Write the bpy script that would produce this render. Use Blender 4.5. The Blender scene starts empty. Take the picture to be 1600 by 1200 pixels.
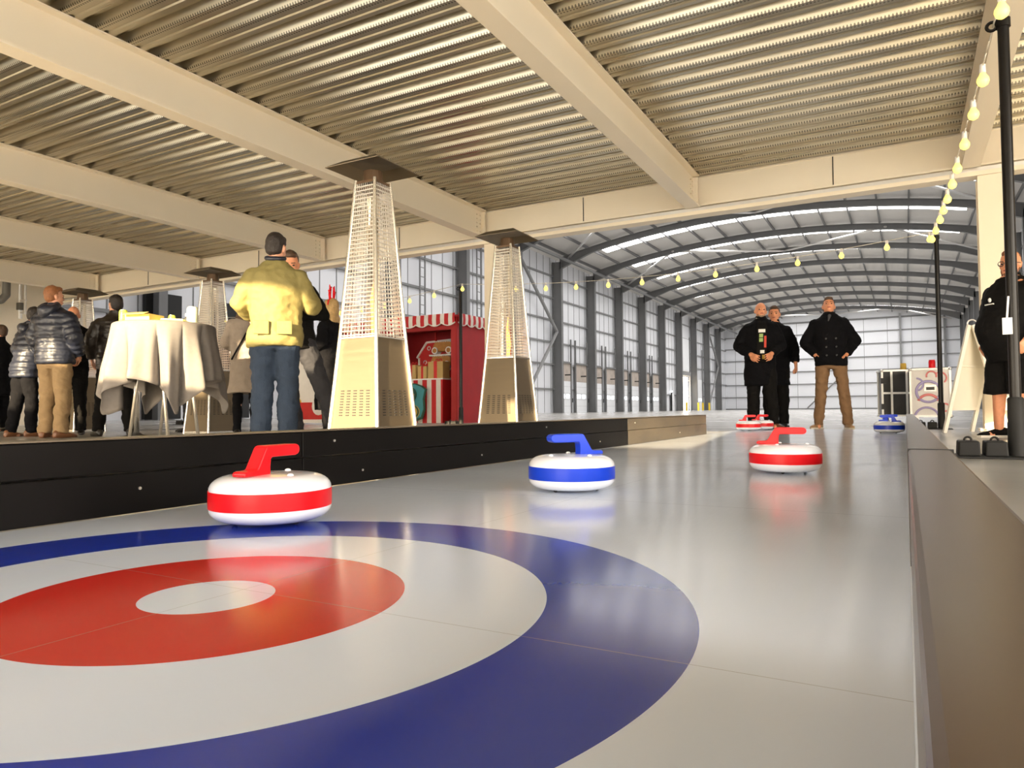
import bpy, bmesh, math, random
from mathutils import Vector, Matrix, noise
random.seed(7)
PI = math.pi
V = Vector
sc = bpy.context.scene
COL = sc.collection
FL = -0.03            # hall floor level; the curling sheet's top is z = 0

# ------------------------------------------------------------------ materials
def nt(m):
    m.use_nodes = True
    return m.node_tree.nodes, m.node_tree.links

def mat(name, col, rough=0.5, metal=0.0, var=0.06, scale=8.0, bump=0.0, bscale=60.0, spec=0.5, emit=None, estr=0.0,
        stretch=None, rvar=0.0, coat=0.0):
    m = bpy.data.materials.new(name)
    n, l = nt(m)
    b = n['Principled BSDF']
    b.inputs['Roughness'].default_value = rough
    b.inputs['Metallic'].default_value = metal
    b.inputs['Specular IOR Level'].default_value = spec
    if coat:
        b.inputs['Coat Weight'].default_value = coat
        b.inputs['Coat Roughness'].default_value = 0.08
    tc = n.new('ShaderNodeTexCoord')
    src = tc.outputs['Object']
    if stretch:
        mp = n.new('ShaderNodeMapping')
        mp.inputs['Scale'].default_value = stretch
        l.new(src, mp.inputs['Vector'])
        src = mp.outputs['Vector']
    nz = n.new('ShaderNodeTexNoise')
    nz.inputs['Scale'].default_value = scale
    nz.inputs['Detail'].default_value = 3.0
    l.new(src, nz.inputs['Vector'])
    rp = n.new('ShaderNodeValToRGB')
    c = V(col[:3])
    lo = [max(0.0, x * (1 - var)) for x in c]
    hi = [min(1.0, x * (1 + var)) for x in c]
    rp.color_ramp.elements[0].color = (*lo, 1)
    rp.color_ramp.elements[1].color = (*hi, 1)
    rp.color_ramp.elements[0].position = 0.15
    rp.color_ramp.elements[1].position = 0.85
    l.new(nz.outputs['Fac'], rp.inputs['Fac'])
    l.new(rp.outputs['Color'], b.inputs['Base Color'])
    if rvar:
        mr = n.new('ShaderNodeMapRange')
        mr.inputs['To Min'].default_value = max(0.02, rough - rvar)
        mr.inputs['To Max'].default_value = min(1, rough + rvar)
        l.new(nz.outputs['Fac'], mr.inputs['Value'])
        l.new(mr.outputs['Result'], b.inputs['Roughness'])
    if bump:
        n2 = n.new('ShaderNodeTexNoise')
        n2.inputs['Scale'].default_value = bscale
        n2.inputs['Detail'].default_value = 4.0
        l.new(src, n2.inputs['Vector'])
        bp = n.new('ShaderNodeBump')
        bp.inputs['Strength'].default_value = bump
        bp.inputs['Distance'].default_value = 0.02
        l.new(n2.outputs['Fac'], bp.inputs['Height'])
        l.new(bp.outputs['Normal'], b.inputs['Normal'])
    if emit:
        b.inputs['Emission Color'].default_value = (*emit, 1)
        b.inputs['Emission Strength'].default_value = estr
    return m

class N:
    """tiny node helper"""
    def __init__(s, m):
        s.m = m
        s.n, s.l = nt(m)
    def math(s, op, a, b=None, c=None, clamp=False):
        x = s.n.new('ShaderNodeMath'); x.operation = op; x.use_clamp = clamp
        for i, v in enumerate((a, b, c)):
            if v is None: continue
            if isinstance(v, (int, float)): x.inputs[i].default_value = v
            else: s.l.new(v, x.inputs[i])
        return x.outputs[0]
    def mix(s, f, a, b):
        x = s.n.new('ShaderNodeMix'); x.data_type = 'RGBA'
        for i, v in ((0, f), (6, a), (7, b)):
            if isinstance(v, (int, float)): x.inputs[i].default_value = v
            elif isinstance(v, tuple): x.inputs[i].default_value = (*v, 1)
            else: s.l.new(v, x.inputs[i])
        return x.outputs[2]
    def xyz(s, scale=None):
        tc = s.n.new('ShaderNodeTexCoord')
        sp = s.n.new('ShaderNodeSeparateXYZ')
        s.l.new(tc.outputs['Object'], sp.inputs[0])
        s.tc = tc.outputs['Object']
        return sp.outputs
    def noise(s, vec, scale, detail=3.0, stretch=None):
        if stretch:
            mp = s.n.new('ShaderNodeMapping'); mp.inputs['Scale'].default_value = stretch
            s.l.new(vec, mp.inputs['Vector']); vec = mp.outputs['Vector']
        x = s.n.new('ShaderNodeTexNoise'); x.inputs['Scale'].default_value = scale; x.inputs['Detail'].default_value = detail
        s.l.new(vec, x.inputs['Vector'])
        return x.outputs['Fac']

M = {}
def defmats():
    M['cream'] = mat('cream_paint', (.82, .72, .56), .42, var=.03, scale=1.5, bump=.03, bscale=180)
    M['concrete'] = mat('polished_concrete', (.42, .405, .38), .24, var=.10, scale=.7, rvar=.10, bump=.02, bscale=14)
    M['yard'] = mat('yard_concrete', (.62, .56, .46), .8, var=.08, scale=.6)
    M['clad'] = mat('white_cladding', (.74, .75, .78), .5, var=.03, scale=.4)
    M['blockwork'] = mat('painted_blockwork', (.80, .72, .58), .8, var=.05, scale=2, bump=.1, bscale=30)
    M['grey_steel'] = mat('grey_steel', (.16, .16, .16), .5, var=.10, scale=1.2)
    M['rail'] = mat('rail_steel', (.22, .22, .22), .5, var=.08, scale=1)
    M['roof'] = mat('roof_liner', (.62, .60, .57), .45, var=.06, scale=.3)
    M['dark_gap'] = mat('dark_recess', (.02, .02, .02), .8)
    M['rooflight'] = mat('rooflight_panel', (.9, .92, .95), .5, emit=(1, .98, .96), estr=7.0)
    M['door_white'] = mat('sectional_door_white', (.76, .77, .79), .45, var=.03, scale=2)
    M['dock_brown'] = mat('dock_curtain', (.42, .36, .31), .6, var=.25, scale=1.5)
    M['lit_pane'] = mat('daylight_pane', (.9, .95, 1), .3, emit=(.85, .92, 1), estr=5.0)
    M['yellow_paint'] = mat('yellow_paint', (.85, .60, .03), .45)
    M['black_board'] = mat('black_board_film', (.004, .0035, .0035), .42, var=.3, scale=4, rvar=.06, spec=.12)
    M['sunlit_worn_board'] = mat('sunlit_scuffed_board', (.10, .08, .055), .36, var=.55, scale=6, rvar=.14, bump=.08, bscale=30, stretch=(1, .35, 1))  # scuffed, with the sun on the far boards put into its lighter brown
    M['bronze_board'] = mat('dark_bronze_board', (.080, .052, .036), .27, metal=.20, var=.18, scale=5, stretch=(5, .4, 1))
    M['bolt'] = mat('bolt_zinc', (.75, .73, .7), .35, metal=.9)
    M['steel'] = mat('stainless_steel', (.21, .166, .112), .46, metal=.85, var=.06, scale=3, stretch=(1, 1, 14), rvar=.07)
    M['bright_steel'] = mat('bright_steel', (.86, .83, .78), .22, metal=.9)
    M['wire'] = mat('guard_wire', (.70, .66, .60), .4, metal=.5)
    M['burner'] = mat('burner_bronze', (.16, .10, .06), .35, metal=.6)
    M['white_plastic'] = mat('white_plastic', (.80, .83, .90), .16, var=.02, coat=.5)
    M['red_plastic'] = mat('red_plastic', (.70, .004, .010), .32, var=.04, spec=.35)
    M['blue_plastic'] = mat('blue_plastic', (.006, .045, .56), .32, var=.04, spec=.35)
    M['rubber'] = mat('dark_rubber', (.035, .035, .035), .55, var=.2, bump=.05)
    M['black_pole'] = mat('black_pole_paint', (.006, .005, .005), .30, spec=.25, var=.3, scale=20)
    M['charcoal'] = mat('charcoal_rubber', (.022, .022, .022), .6, spec=.2, var=.1, bump=.05)
    M['bulb'] = mat('warm_bulb', (.95, .85, .25), .3, emit=(1.0, .80, .16), estr=1.1)
    M['bulb_socket'] = mat('bulb_socket_white', (.7, .66, .62), .4)
    M['cable'] = mat('pale_cable', (.70, .64, .54), .5)
    M['cloth'] = mat('grey_tablecloth', (.20, .184, .175), .95, spec=.1, var=.08, scale=30, bump=.25, bscale=300)
    M['can_green'] = mat('lime_can', (.62, .78, .10), .25, metal=.3)
    M['can_white'] = mat('pale_can', (.85, .88, .62), .25, metal=.1)
    M['carton'] = mat('carton_board', (.85, .58, .16), .7)
    M['stall_red'] = mat('red_stall_fabric', (.36, .007, .010), .55, var=.12, scale=3, bump=.12, bscale=8)
    M['stall_white'] = mat('white_stall_fabric', (.82, .76, .70), .6)
    M['board_red'] = mat('red_board', (.62, .02, .02), .5, var=.1)
    M['board_white'] = mat('white_icing', (.88, .86, .84), .5)
    M['ginger'] = mat('ginger_brown', (.48, .22, .05), .55, var=.2, scale=12)
    M['gold'] = mat('gold_yellow', (.72, .45, .06), .4)
    M['teal'] = mat('teal_board', (.05, .30, .36), .5)
    M['holly'] = mat('dark_holly', (.02, .08, .05), .6, var=.4, scale=30)
    M['kraft'] = mat('kraft_gift', (.55, .38, .14), .6)
    M['case_black'] = mat('case_black_panel', (.012, .012, .013), .4)
    M['alu'] = mat('aluminium_edge', (.70, .70, .68), .35, metal=.7)
    M['case_white'] = mat('case_white_panel', (.80, .77, .74), .4)
    M['lilac'] = mat('lilac_print', (.42, .36, .62), .5)
    M['coral'] = mat('coral_print', (.80, .24, .24), .5)
    M['aframe'] = mat('white_sign_board', (.84, .80, .70), .45, var=.02)
    M['paper'] = mat('paper_tag', (.85, .85, .85), .8)
    M['skin'] = mat('skin', (.60, .30, .19), .5, var=.10, scale=30, bump=.03, bscale=120)
    M['skin_warm'] = mat('skin_warm', (.70, .30, .16), .5, var=.10, scale=30, bump=.03, bscale=120)
    M['eye'] = mat('eye_dark', (.03, .02, .02), .2)
    M['lip'] = mat('lip', (.36, .08, .07), .45)
    M['glass_frame'] = mat('spectacle_frame', (.02, .02, .02), .3)
    M['pipe'] = mat('grey_pipe', (.14, .13, .11), .4)
    m = bpy.data.materials.new('heater_glass'); n, l = nt(m); b = n['Principled BSDF']
    b.inputs['Transmission Weight'].default_value = 1; b.inputs['Roughness'].default_value = .02; b.inputs['IOR'].default_value = 1.1
    b.inputs['Base Color'].default_value = (1, .93, .82, 1); M['glass'] = m
    M['flame'] = mat('flame', (1, .4, .1), .5, emit=(1, .36, .08), estr=3.0)
defmats()
CL = {}
def fabric(name, col, rough=.85, bump=.25, bscale=40, var=.12, spec=.25):
    if name not in CL:
        CL[name] = mat(name, col, rough, var=var, scale=14, bump=bump, bscale=bscale, spec=spec)
    return CL[name]

# sheet with the painted house
def sheet_mat():
    m = bpy.data.materials.new('curling_sheet_panel'); k = N(m); b = k.n['Principled BSDF']
    X, Y, Z = k.xyz()
    dx = k.math('ADD', X, .885); dy = k.math('SUBTRACT', Y, .69)
    r = k.math('SQRT', k.math('ADD', k.math('MULTIPLY', dx, dx), k.math('MULTIPLY', dy, dy)))
    nz = k.noise(k.tc, 3.0)
    white = k.mix(nz, (.68, .745, .86), (.73, .785, .89))
    blue = k.mix(nz, (.006, .026, .33), (.010, .036, .40))
    red = k.mix(nz, (.56, .005, .003), (.64, .010, .005))
    c = k.mix(k.math('LESS_THAN', r, .684), white, blue)
    c = k.mix(k.math('LESS_THAN', r, .487), c, white)
    c = k.mix(k.math('LESS_THAN', r, .280), c, red)
    c = k.mix(k.math('LESS_THAN', r, .092), c, white)
    # panel joints
    def seam(coord, off, w):
        return k.math('LESS_THAN', k.math('ABSOLUTE', k.math('SUBTRACT', coord, off)), w)
    s = seam(Y, .74, .0007)
    for o in (-.5, 1.95, 3.15, 4.35, 5.55, 6.75, 7.95):
        s = k.math('MAXIMUM', s, seam(Y, o, .0012))
    s = k.math('MAXIMUM', s, seam(X, -.87, .0007))
    c = k.mix(k.math('MULTIPLY', s, .55), c, (.25, .24, .24))
    k.l.new(c, b.inputs['Base Color'])
    # fine scratches in long arcs change the gloss
    st = k.noise(k.tc, 90.0, 2.0, (2.2, .12, 1))
    sw = k.noise(k.tc, 2.5, 3.0)
    rr = k.math('ADD', .085, k.math('ADD', k.math('MULTIPLY', st, .05), k.math('MULTIPLY', sw, .07)))
    k.l.new(rr, b.inputs['Roughness'])
    b.inputs['Specular IOR Level'].default_value = .6
    b.inputs['Anisotropic'].default_value = .5
    return m
M['sheet'] = sheet_mat()

def deck_mat():
    m = bpy.data.materials.new('galvanised_deck'); k = N(m); b = k.n['Principled BSDF']
    X, Y, Z = k.xyz()
    nz = k.noise(k.tc, 2.0, 4.0, (.15, 5, 1))
    base = k.mix(nz, (.34, .30, .215), (.56, .51, .40))
    # rows of small punched dimples near each crest
    ph = k.math('MULTIPLY', k.math('FRACT', k.math('DIVIDE', k.math('ADD', Y, 4.0), .3)), .3)
    band = k.math('MULTIPLY', k.math('GREATER_THAN', ph, .095), k.math('LESS_THAN', ph, .155))
    u = k.math('SUBTRACT', k.math('FRACT', k.math('DIVIDE', X, .030)), .5)
    row = k.math('SUBTRACT', k.math('FRACT', k.math('DIVIDE', k.math('SUBTRACT', ph, .095), .030)), .5)
    d = k.math('SQRT', k.math('ADD', k.math('MULTIPLY', u, u), k.math('MULTIPLY', row, row)))
    dot = k.math('MULTIPLY', k.math('LESS_THAN', d, .30), band)
    c = k.mix(k.math('MULTIPLY', dot, .85), base, (.07, .06, .05))
    k.l.new(c, b.inputs['Base Color'])
    b.inputs['Metallic'].default_value = .92
    k.l.new(k.math('ADD', .20, k.math('MULTIPLY', nz, .2)), b.inputs['Roughness'])
    return m
M['deck'] = deck_mat()

def stripe_mat(name, axis, period, ca, cb, frac=.5):
    m = bpy.data.materials.new(name); k = N(m); b = k.n['Principled BSDF']
    o = k.xyz()[axis]
    f = k.math('LESS_THAN', k.math('FRACT', k.math('DIVIDE', k.math('ADD', o, 50.0), period)), frac)
    nz = k.noise(k.tc, 9.0)
    c = k.mix(f, k.mix(nz, tuple(x * .85 for x in cb), cb), k.mix(nz, tuple(x * .85 for x in ca), ca))
    k.l.new(c, b.inputs['Base Color']); b.inputs['Roughness'].default_value = .6
    return m
M['awning_x'] = stripe_mat('awning_stripe_front', 0, .22, (.55, .012, .016), (.82, .76, .70))
M['awning_y'] = stripe_mat('awning_stripe_side', 1, .22, (.55, .012, .016), (.82, .76, .70))
M['counter_stripe'] = stripe_mat('counter_stripe', 0, .26, (.66, .02, .025), (.84, .80, .76))

# ------------------------------------------------------------------ mesh helpers
class MB:
    def __init__(s):
        s.bm = bmesh.new()
    def box(s, c, d, rot=None, taper=None):
        c = V(c); vs = []
        for z in (-.5, .5):
            for y in (-.5, .5):
                for x in (-.5, .5):
                    p = V((x * d[0], y * d[1], z * d[2]))
                    if taper and z > 0: p.x *= taper; p.y *= taper
                    if rot: p = rot @ p
                    vs.append(s.bm.verts.new(c + p))
        for f in ((0, 2, 3, 1), (4, 5, 7, 6), (0, 1, 5, 4), (2, 6, 7, 3), (0, 4, 6, 2), (1, 3, 7, 5)):
            s.bm.faces.new([vs[i] for i in f])
        return s
    def bar(s, p0, p1, w, h=None):
        p0, p1 = V(p0), V(p1); d = p1 - p0; h = h or w
        q = d.to_track_quat('Y', 'Z').to_matrix()
        return s.box((p0 + p1) / 2, (w, d.length, h), q)
    def loft(s, rings, n=14, caps=True):
        """rings: list of list of Vector (same count)"""
        R = [[s.bm.verts.new(p) for p in r] for r in rings]
        n = len(R[0])
        for a, b in zip(R, R[1:]):
            for i in range(n):
                j = (i + 1) % n
                s.bm.faces.new((a[i], a[j], b[j], b[i]))
        if caps:
            s.bm.faces.new(R[0][::-1]); s.bm.faces.new(R[-1])
        return s
    def cyl(s, p0, p1, r0, r1=None, n=12, caps=True):
        p0, p1 = V(p0), V(p1); r1 = r0 if r1 is None else r1
        d = (p1 - p0)
        q = d.to_track_quat('Z', 'Y').to_matrix()
        ring = lambda p, r: [p + q @ V((r * math.cos(2 * PI * i / n), r * math.sin(2 * PI * i / n), 0)) for i in range(n)]
        return s.loft([ring(p0, r0), ring(p1, r1)], caps=caps)
    def sph(s, c, r, n=12, m=8, rot=None):
        c = V(c); r = V((r, r, r)) if isinstance(r, (int, float)) else V(r)
        rings = []
        f = lambda p: c + (rot @ p if rot else p)
        top = s.bm.verts.new(f(V((0, 0, r.z)))); bot = s.bm.verts.new(f(V((0, 0, -r.z))))
        for j in range(1, m):
            a = PI * j / m
            rings.append([s.bm.verts.new(f(V((r.x * math.sin(a) * math.cos(2 * PI * i / n), r.y * math.sin(a) * math.sin(2 * PI * i / n), r.z * math.cos(a))))) for i in range(n)])
        for a, b in zip(rings, rings[1:]):
            for i in range(n):
                j = (i + 1) % n
                s.bm.faces.new((a[i], b[i], b[j], a[j]))
        for i in range(n):
            j = (i + 1) % n
            s.bm.faces.new((top, rings[0][i], rings[0][j])); s.bm.faces.new((bot, rings[-1][j], rings[-1][i]))
        return s
    def cap(s, p0, p1, r0, r1, n=10):
        s.cyl(p0, p1, r0, r1, n); s.sph(p0, r0, n, 6); s.sph(p1, r1, n, 6); return s
    def chain(s, pts, rad, n=10):
        for i in range(len(pts) - 1): s.cyl(pts[i], pts[i + 1], rad[i], rad[i + 1], n)
        for p, r in zip(pts, rad): s.sph(p, r, n, 6)
        return s
    def ell(s, rings, n=20, rot=None, piv=None, p=2.0):
        """rings: (z, rx, ry, xo, yo) horizontal ellipses"""
        out = []
        for (z, rx, ry, xo, yo) in rings:
            L = []
            for i in range(n):
                a = 2 * PI * i / n; ca, sa = math.cos(a), math.sin(a)
                e = 2 / p
                L.append(V((xo + rx * math.copysign(abs(ca) ** e, ca), yo + ry * math.copysign(abs(sa) ** e, sa), z)))
            out.append(L)
        return s.loft(out)
    def lathe(s, prof, n=32, c=(0, 0, 0)):
        c = V(c); rings = []
        for r, z in prof:
            rings.append([c + V((r * math.cos(2 * PI * i / n), r * math.sin(2 * PI * i / n), z)) for i in range(n)])
        return s.loft(rings)
    def prism(s, poly, depth, f):
        """poly: 2-D outline, f(u, v, w) -> point; extruded w in +-depth/2"""
        a = [s.bm.verts.new(f(u, v, -depth / 2)) for u, v in poly]
        b = [s.bm.verts.new(f(u, v, depth / 2)) for u, v in poly]
        n = len(poly)
        s.bm.faces.new(a[::-1]); s.bm.faces.new(b)
        for i in range(n):
            j = (i + 1) % n
            s.bm.faces.new((a[i], a[j], b[j], b[i]))
        return s
    def grid(s, rows):
        R = [[s.bm.verts.new(p) for p in r] for r in rows]
        for a, b in zip(R, R[1:]):
            for i in range(len(a) - 1):
                s.bm.faces.new((a[i], a[i + 1], b[i + 1], b[i]))
        return s
    def torus(s, c, R, r, rot=None, n=28, m=8, a0=0.0, a1=2 * PI):
        c = V(c); full = abs(a1 - a0 - 2 * PI) < 1e-6
        rings = []
        for i in range(n if full else n + 1):
            a = a0 + (a1 - a0) * i / n
            L = []
            for j in range(m):
                b = 2 * PI * j / m
                p = V(((R + r * math.cos(b)) * math.cos(a), (R + r * math.cos(b)) * math.sin(a), r * math.sin(b)))
                L.append(c + (rot @ p if rot else p))
            rings.append(L)
        if full: rings.append(rings[0])
        R_ = []
        for i, L in enumerate(rings):
            R_.append(R_[0] if (full and i == len(rings) - 1) else [s.bm.verts.new(p) for p in L])
        for a_, b_ in zip(R_, R_[1:]):
            for i in range(m):
                j = (i + 1) % m
                s.bm.faces.new((a_[i], b_[i], b_[j], a_[j]))
        if not full:
            s.bm.faces.new(R_[0]); s.bm.faces.new(R_[-1][::-1])
        return s
    def build(s, name, material, parent=None, smooth=False, bevel=0.0, loc=None, rot=None, label=None, solid=0.0, angle=None):
        bmesh.ops.recalc_face_normals(s.bm, faces=s.bm.faces)
        me = bpy.data.meshes.new(name)
        s.bm.to_mesh(me); s.bm.free()
        o = bpy.data.objects.new(name, me)
        COL.objects.link(o)
        me.materials.append(M[material] if isinstance(material, str) else material)
        if parent: o.parent = parent
        if loc is not None: o.location = loc
        if rot is not None: o.rotation_euler = rot
        if smooth:
            me.polygons.foreach_set('use_smooth', [True] * len(me.polygons))
            if angle: me.set_sharp_from_angle(angle=math.radians(angle))
        if solid:
            x = o.modifiers.new('solid', 'SOLIDIFY'); x.thickness = solid; x.offset = 0
        if bevel:
            x = o.modifiers.new('bevel', 'BEVEL'); x.width = bevel; x.segments = 2; x.limit_method = 'ANGLE'
        if label: o['label'] = label
        return o

def tag(o, label=None, cat=None, group=None, kind=None):
    if label: o['label'] = label
    if cat: o['category'] = cat
    if group: o['group'] = group
    if kind: o['kind'] = kind
    return o
def thing(name, label, cat, loc=(0, 0, 0), rz=0.0, group=None):
    o = bpy.data.objects.new(name, None); COL.objects.link(o)
    o.empty_display_size = .1
    o.location = loc; o.rotation_euler = (0, 0, rz)
    return tag(o, label, cat, group)
def st(o, label=None):
    o['kind'] = 'structure'
    if label: o['label'] = label
    return o
def dup(src, label=None, loc=None, rz=None):
    r = src.copy(); COL.objects.link(r)
    if label: r['label'] = label
    if loc is not None: r.location = loc
    if rz is not None: r.rotation_euler = (0, 0, rz)
    for ch in list(src.children):
        c = ch.copy(); COL.objects.link(c); c.parent = r
        for g in list(ch.children):
            d = g.copy(); COL.objects.link(d); d.parent = c
    return r

def remesh(mb, name, material, parent, voxel=.012, smooth_it=4, wr=0.0, wscale=9.0, label=None, seed=0.0):
    bmesh.ops.recalc_face_normals(mb.bm, faces=mb.bm.faces)
    me = bpy.data.meshes.new('tmp'); mb.bm.to_mesh(me); mb.bm.free()
    o = bpy.data.objects.new('tmp', me); COL.objects.link(o)
    x = o.modifiers.new('r', 'REMESH'); x.mode = 'VOXEL'; x.voxel_size = voxel; x.use_smooth_shade = True
    if smooth_it:
        y = o.modifiers.new('s', 'SMOOTH'); y.iterations = smooth_it; y.factor = .5
    dg = bpy.context.evaluated_depsgraph_get()
    dg.update()
    m2 = bpy.data.meshes.new_from_object(o.evaluated_get(dg))
    bpy.data.objects.remove(o); bpy.data.meshes.remove(me)
    m2.name = name
    if wr:
        off = V((seed, seed * .7, seed * 1.3))
        NR = [v.normal.copy() for v in m2.vertices]
        for v, nr in zip(m2.vertices, NR):
            c = v.co
            q = V((c.x * wscale, c.y * wscale, c.z * wscale * 1.5)) + off
            d = noise.noise(q) * .7 + (1 - abs(noise.noise(q * 1.9 + V((9, 3, 1))))) * .5 - .35
            v.co = c + nr * d * wr
    o = bpy.data.objects.new(name, m2); COL.objects.link(o)
    m2.materials.clear(); m2.materials.append(M[material] if isinstance(material, str) else material)
    m2.polygons.foreach_set('use_smooth', [True] * len(m2.polygons))
    if parent: o.parent = parent
    if label: o['label'] = label
    return o

# ------------------------------------------------------------------ people
def head_shape(mb, T, male=True, grow=0.0):
    """skull, jaw, nose, ears in head space (origin = base of the skull, face toward -Y)"""
    e = lambda c, r, n=14, m=10, rot=None: mb.sph(T @ V(c), r, n, m, (T.to_3x3() @ rot) if rot else T.to_3x3())
    e((0, .012, .135), (.074, .094, .098), 18, 12)      # cranium
    e((0, -.018, .085), (.062, .072, .082))             # face mass
    e((0, -.040, .035), (.045, .048, .038))             # chin / jaw
    e((.036, -.012, .045), (.026, .045, .035)); e((-.036, -.012, .045), (.026, .045, .035))
    e((0, -.074, .122), (.050, .016, .014))             # brow ridge
    e((.032, -.066, .078), (.018, .016, .018)); e((-.032, -.066, .078), (.018, .016, .018))   # cheeks
    mb.chain([T @ V((0, -.082, .112)), T @ V((0, -.100, .082))], [.008, .012], 8)              # nose
    e((.011, -.090, .078), (.010, .010, .008)); e((-.011, -.090, .078), (.010, .010, .008))
    for s in (1, -1):
        e((s * .076, .010, .095), (.010, .018, .030))
        e((s * .080, .014, .108), (.010, .014, .014))

def hand(mb, wrist, elbow, palm_n, curl, sc_, side):
    d = (wrist - elbow).normalized()
    n = (palm_n - d * palm_n.dot(d)).normalized()      # direction the palm faces
    s = d.cross(n) * side                                # thumb side
    L = .095 * sc_
    for k in range(4):
        t = (-.032 + .021 * k) * sc_
        mb.chain([wrist + s * t * .7, wrist + d * L + s * t], [.014 * sc_, .0115 * sc_], 8)
    ln = (.060, .075, .080, .072)
    for k in range(4):
        t = (-.033 + .022 * k) * sc_
        p = wrist + d * L * .95 + s * t * 1.12
        pts = [p]; dd = d.copy(); a = curl * (1.15 - .1 * k)
        for q in range(3):
            ca, sa = math.cos(a * (.6 + .4 * q)), math.sin(a * (.6 + .4 * q))
            dq = (d * ca + n * sa + s * (t * 1.6 / .05 * .08)).normalized()
            p = p + dq * ln[k] * sc_ * (.45, .32, .25)[q]
            pts.append(p)
        mb.chain(pts, [.0105 * sc_, .0100 * sc_, .0092 * sc_, .0080 * sc_], 8)
    b = wrist + d * .028 * sc_ + s * .034 * sc_
    mb.chain([wrist + s * .012 * sc_, b + s * .008 * sc_, b + (d * .7 + s * .6 + n * .25).normalized() * .040 * sc_,
              b + (d * .85 + s * .45 + n * .5).normalized() * .066 * sc_], [.015 * sc_, .014 * sc_, .0115 * sc_, .0095 * sc_], 8)

ARMS = {
    'hang':   ((.255, .03, 1.17), (.275, -.04, .93)),
    'front':  ((.260, .01, 1.19), (.150, -.20, 1.10)),
    'pocket': ((.305, .07, 1.16), (.185, -.045, .985)),
    'belly':  ((.300, .05, 1.17), (.120, -.22, 1.02)),
    'fold':   ((.270, .00, 1.19), (.020, -.22, 1.17)),
    'drink':  ((.270, -.04, 1.20), (.190, -.24, 1.30)),
}
TORSO = [(.86, .165, .118), (.95, .172, .122), (1.06, .160, .112), (1.18, .168, .115), (1.30, .182, .120), (1.39, .186, .112),
         (1.44, .176, .098), (1.475, .140, .084), (1.51, .095, .072), (1.55, .060, .060)]

def torso_at(z):
    for a, b in zip(TORSO, TORSO[1:]):
        if a[0] <= z <= b[0]:
            t = (z - a[0]) / (b[0] - a[0])
            return a[1] + (b[1] - a[1]) * t, a[2] + (b[2] - a[2]) * t
    return (TORSO[0][1], TORSO[0][2]) if z < TORSO[0][0] else (TORSO[-1][1], TORSO[-1][2])

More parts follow.
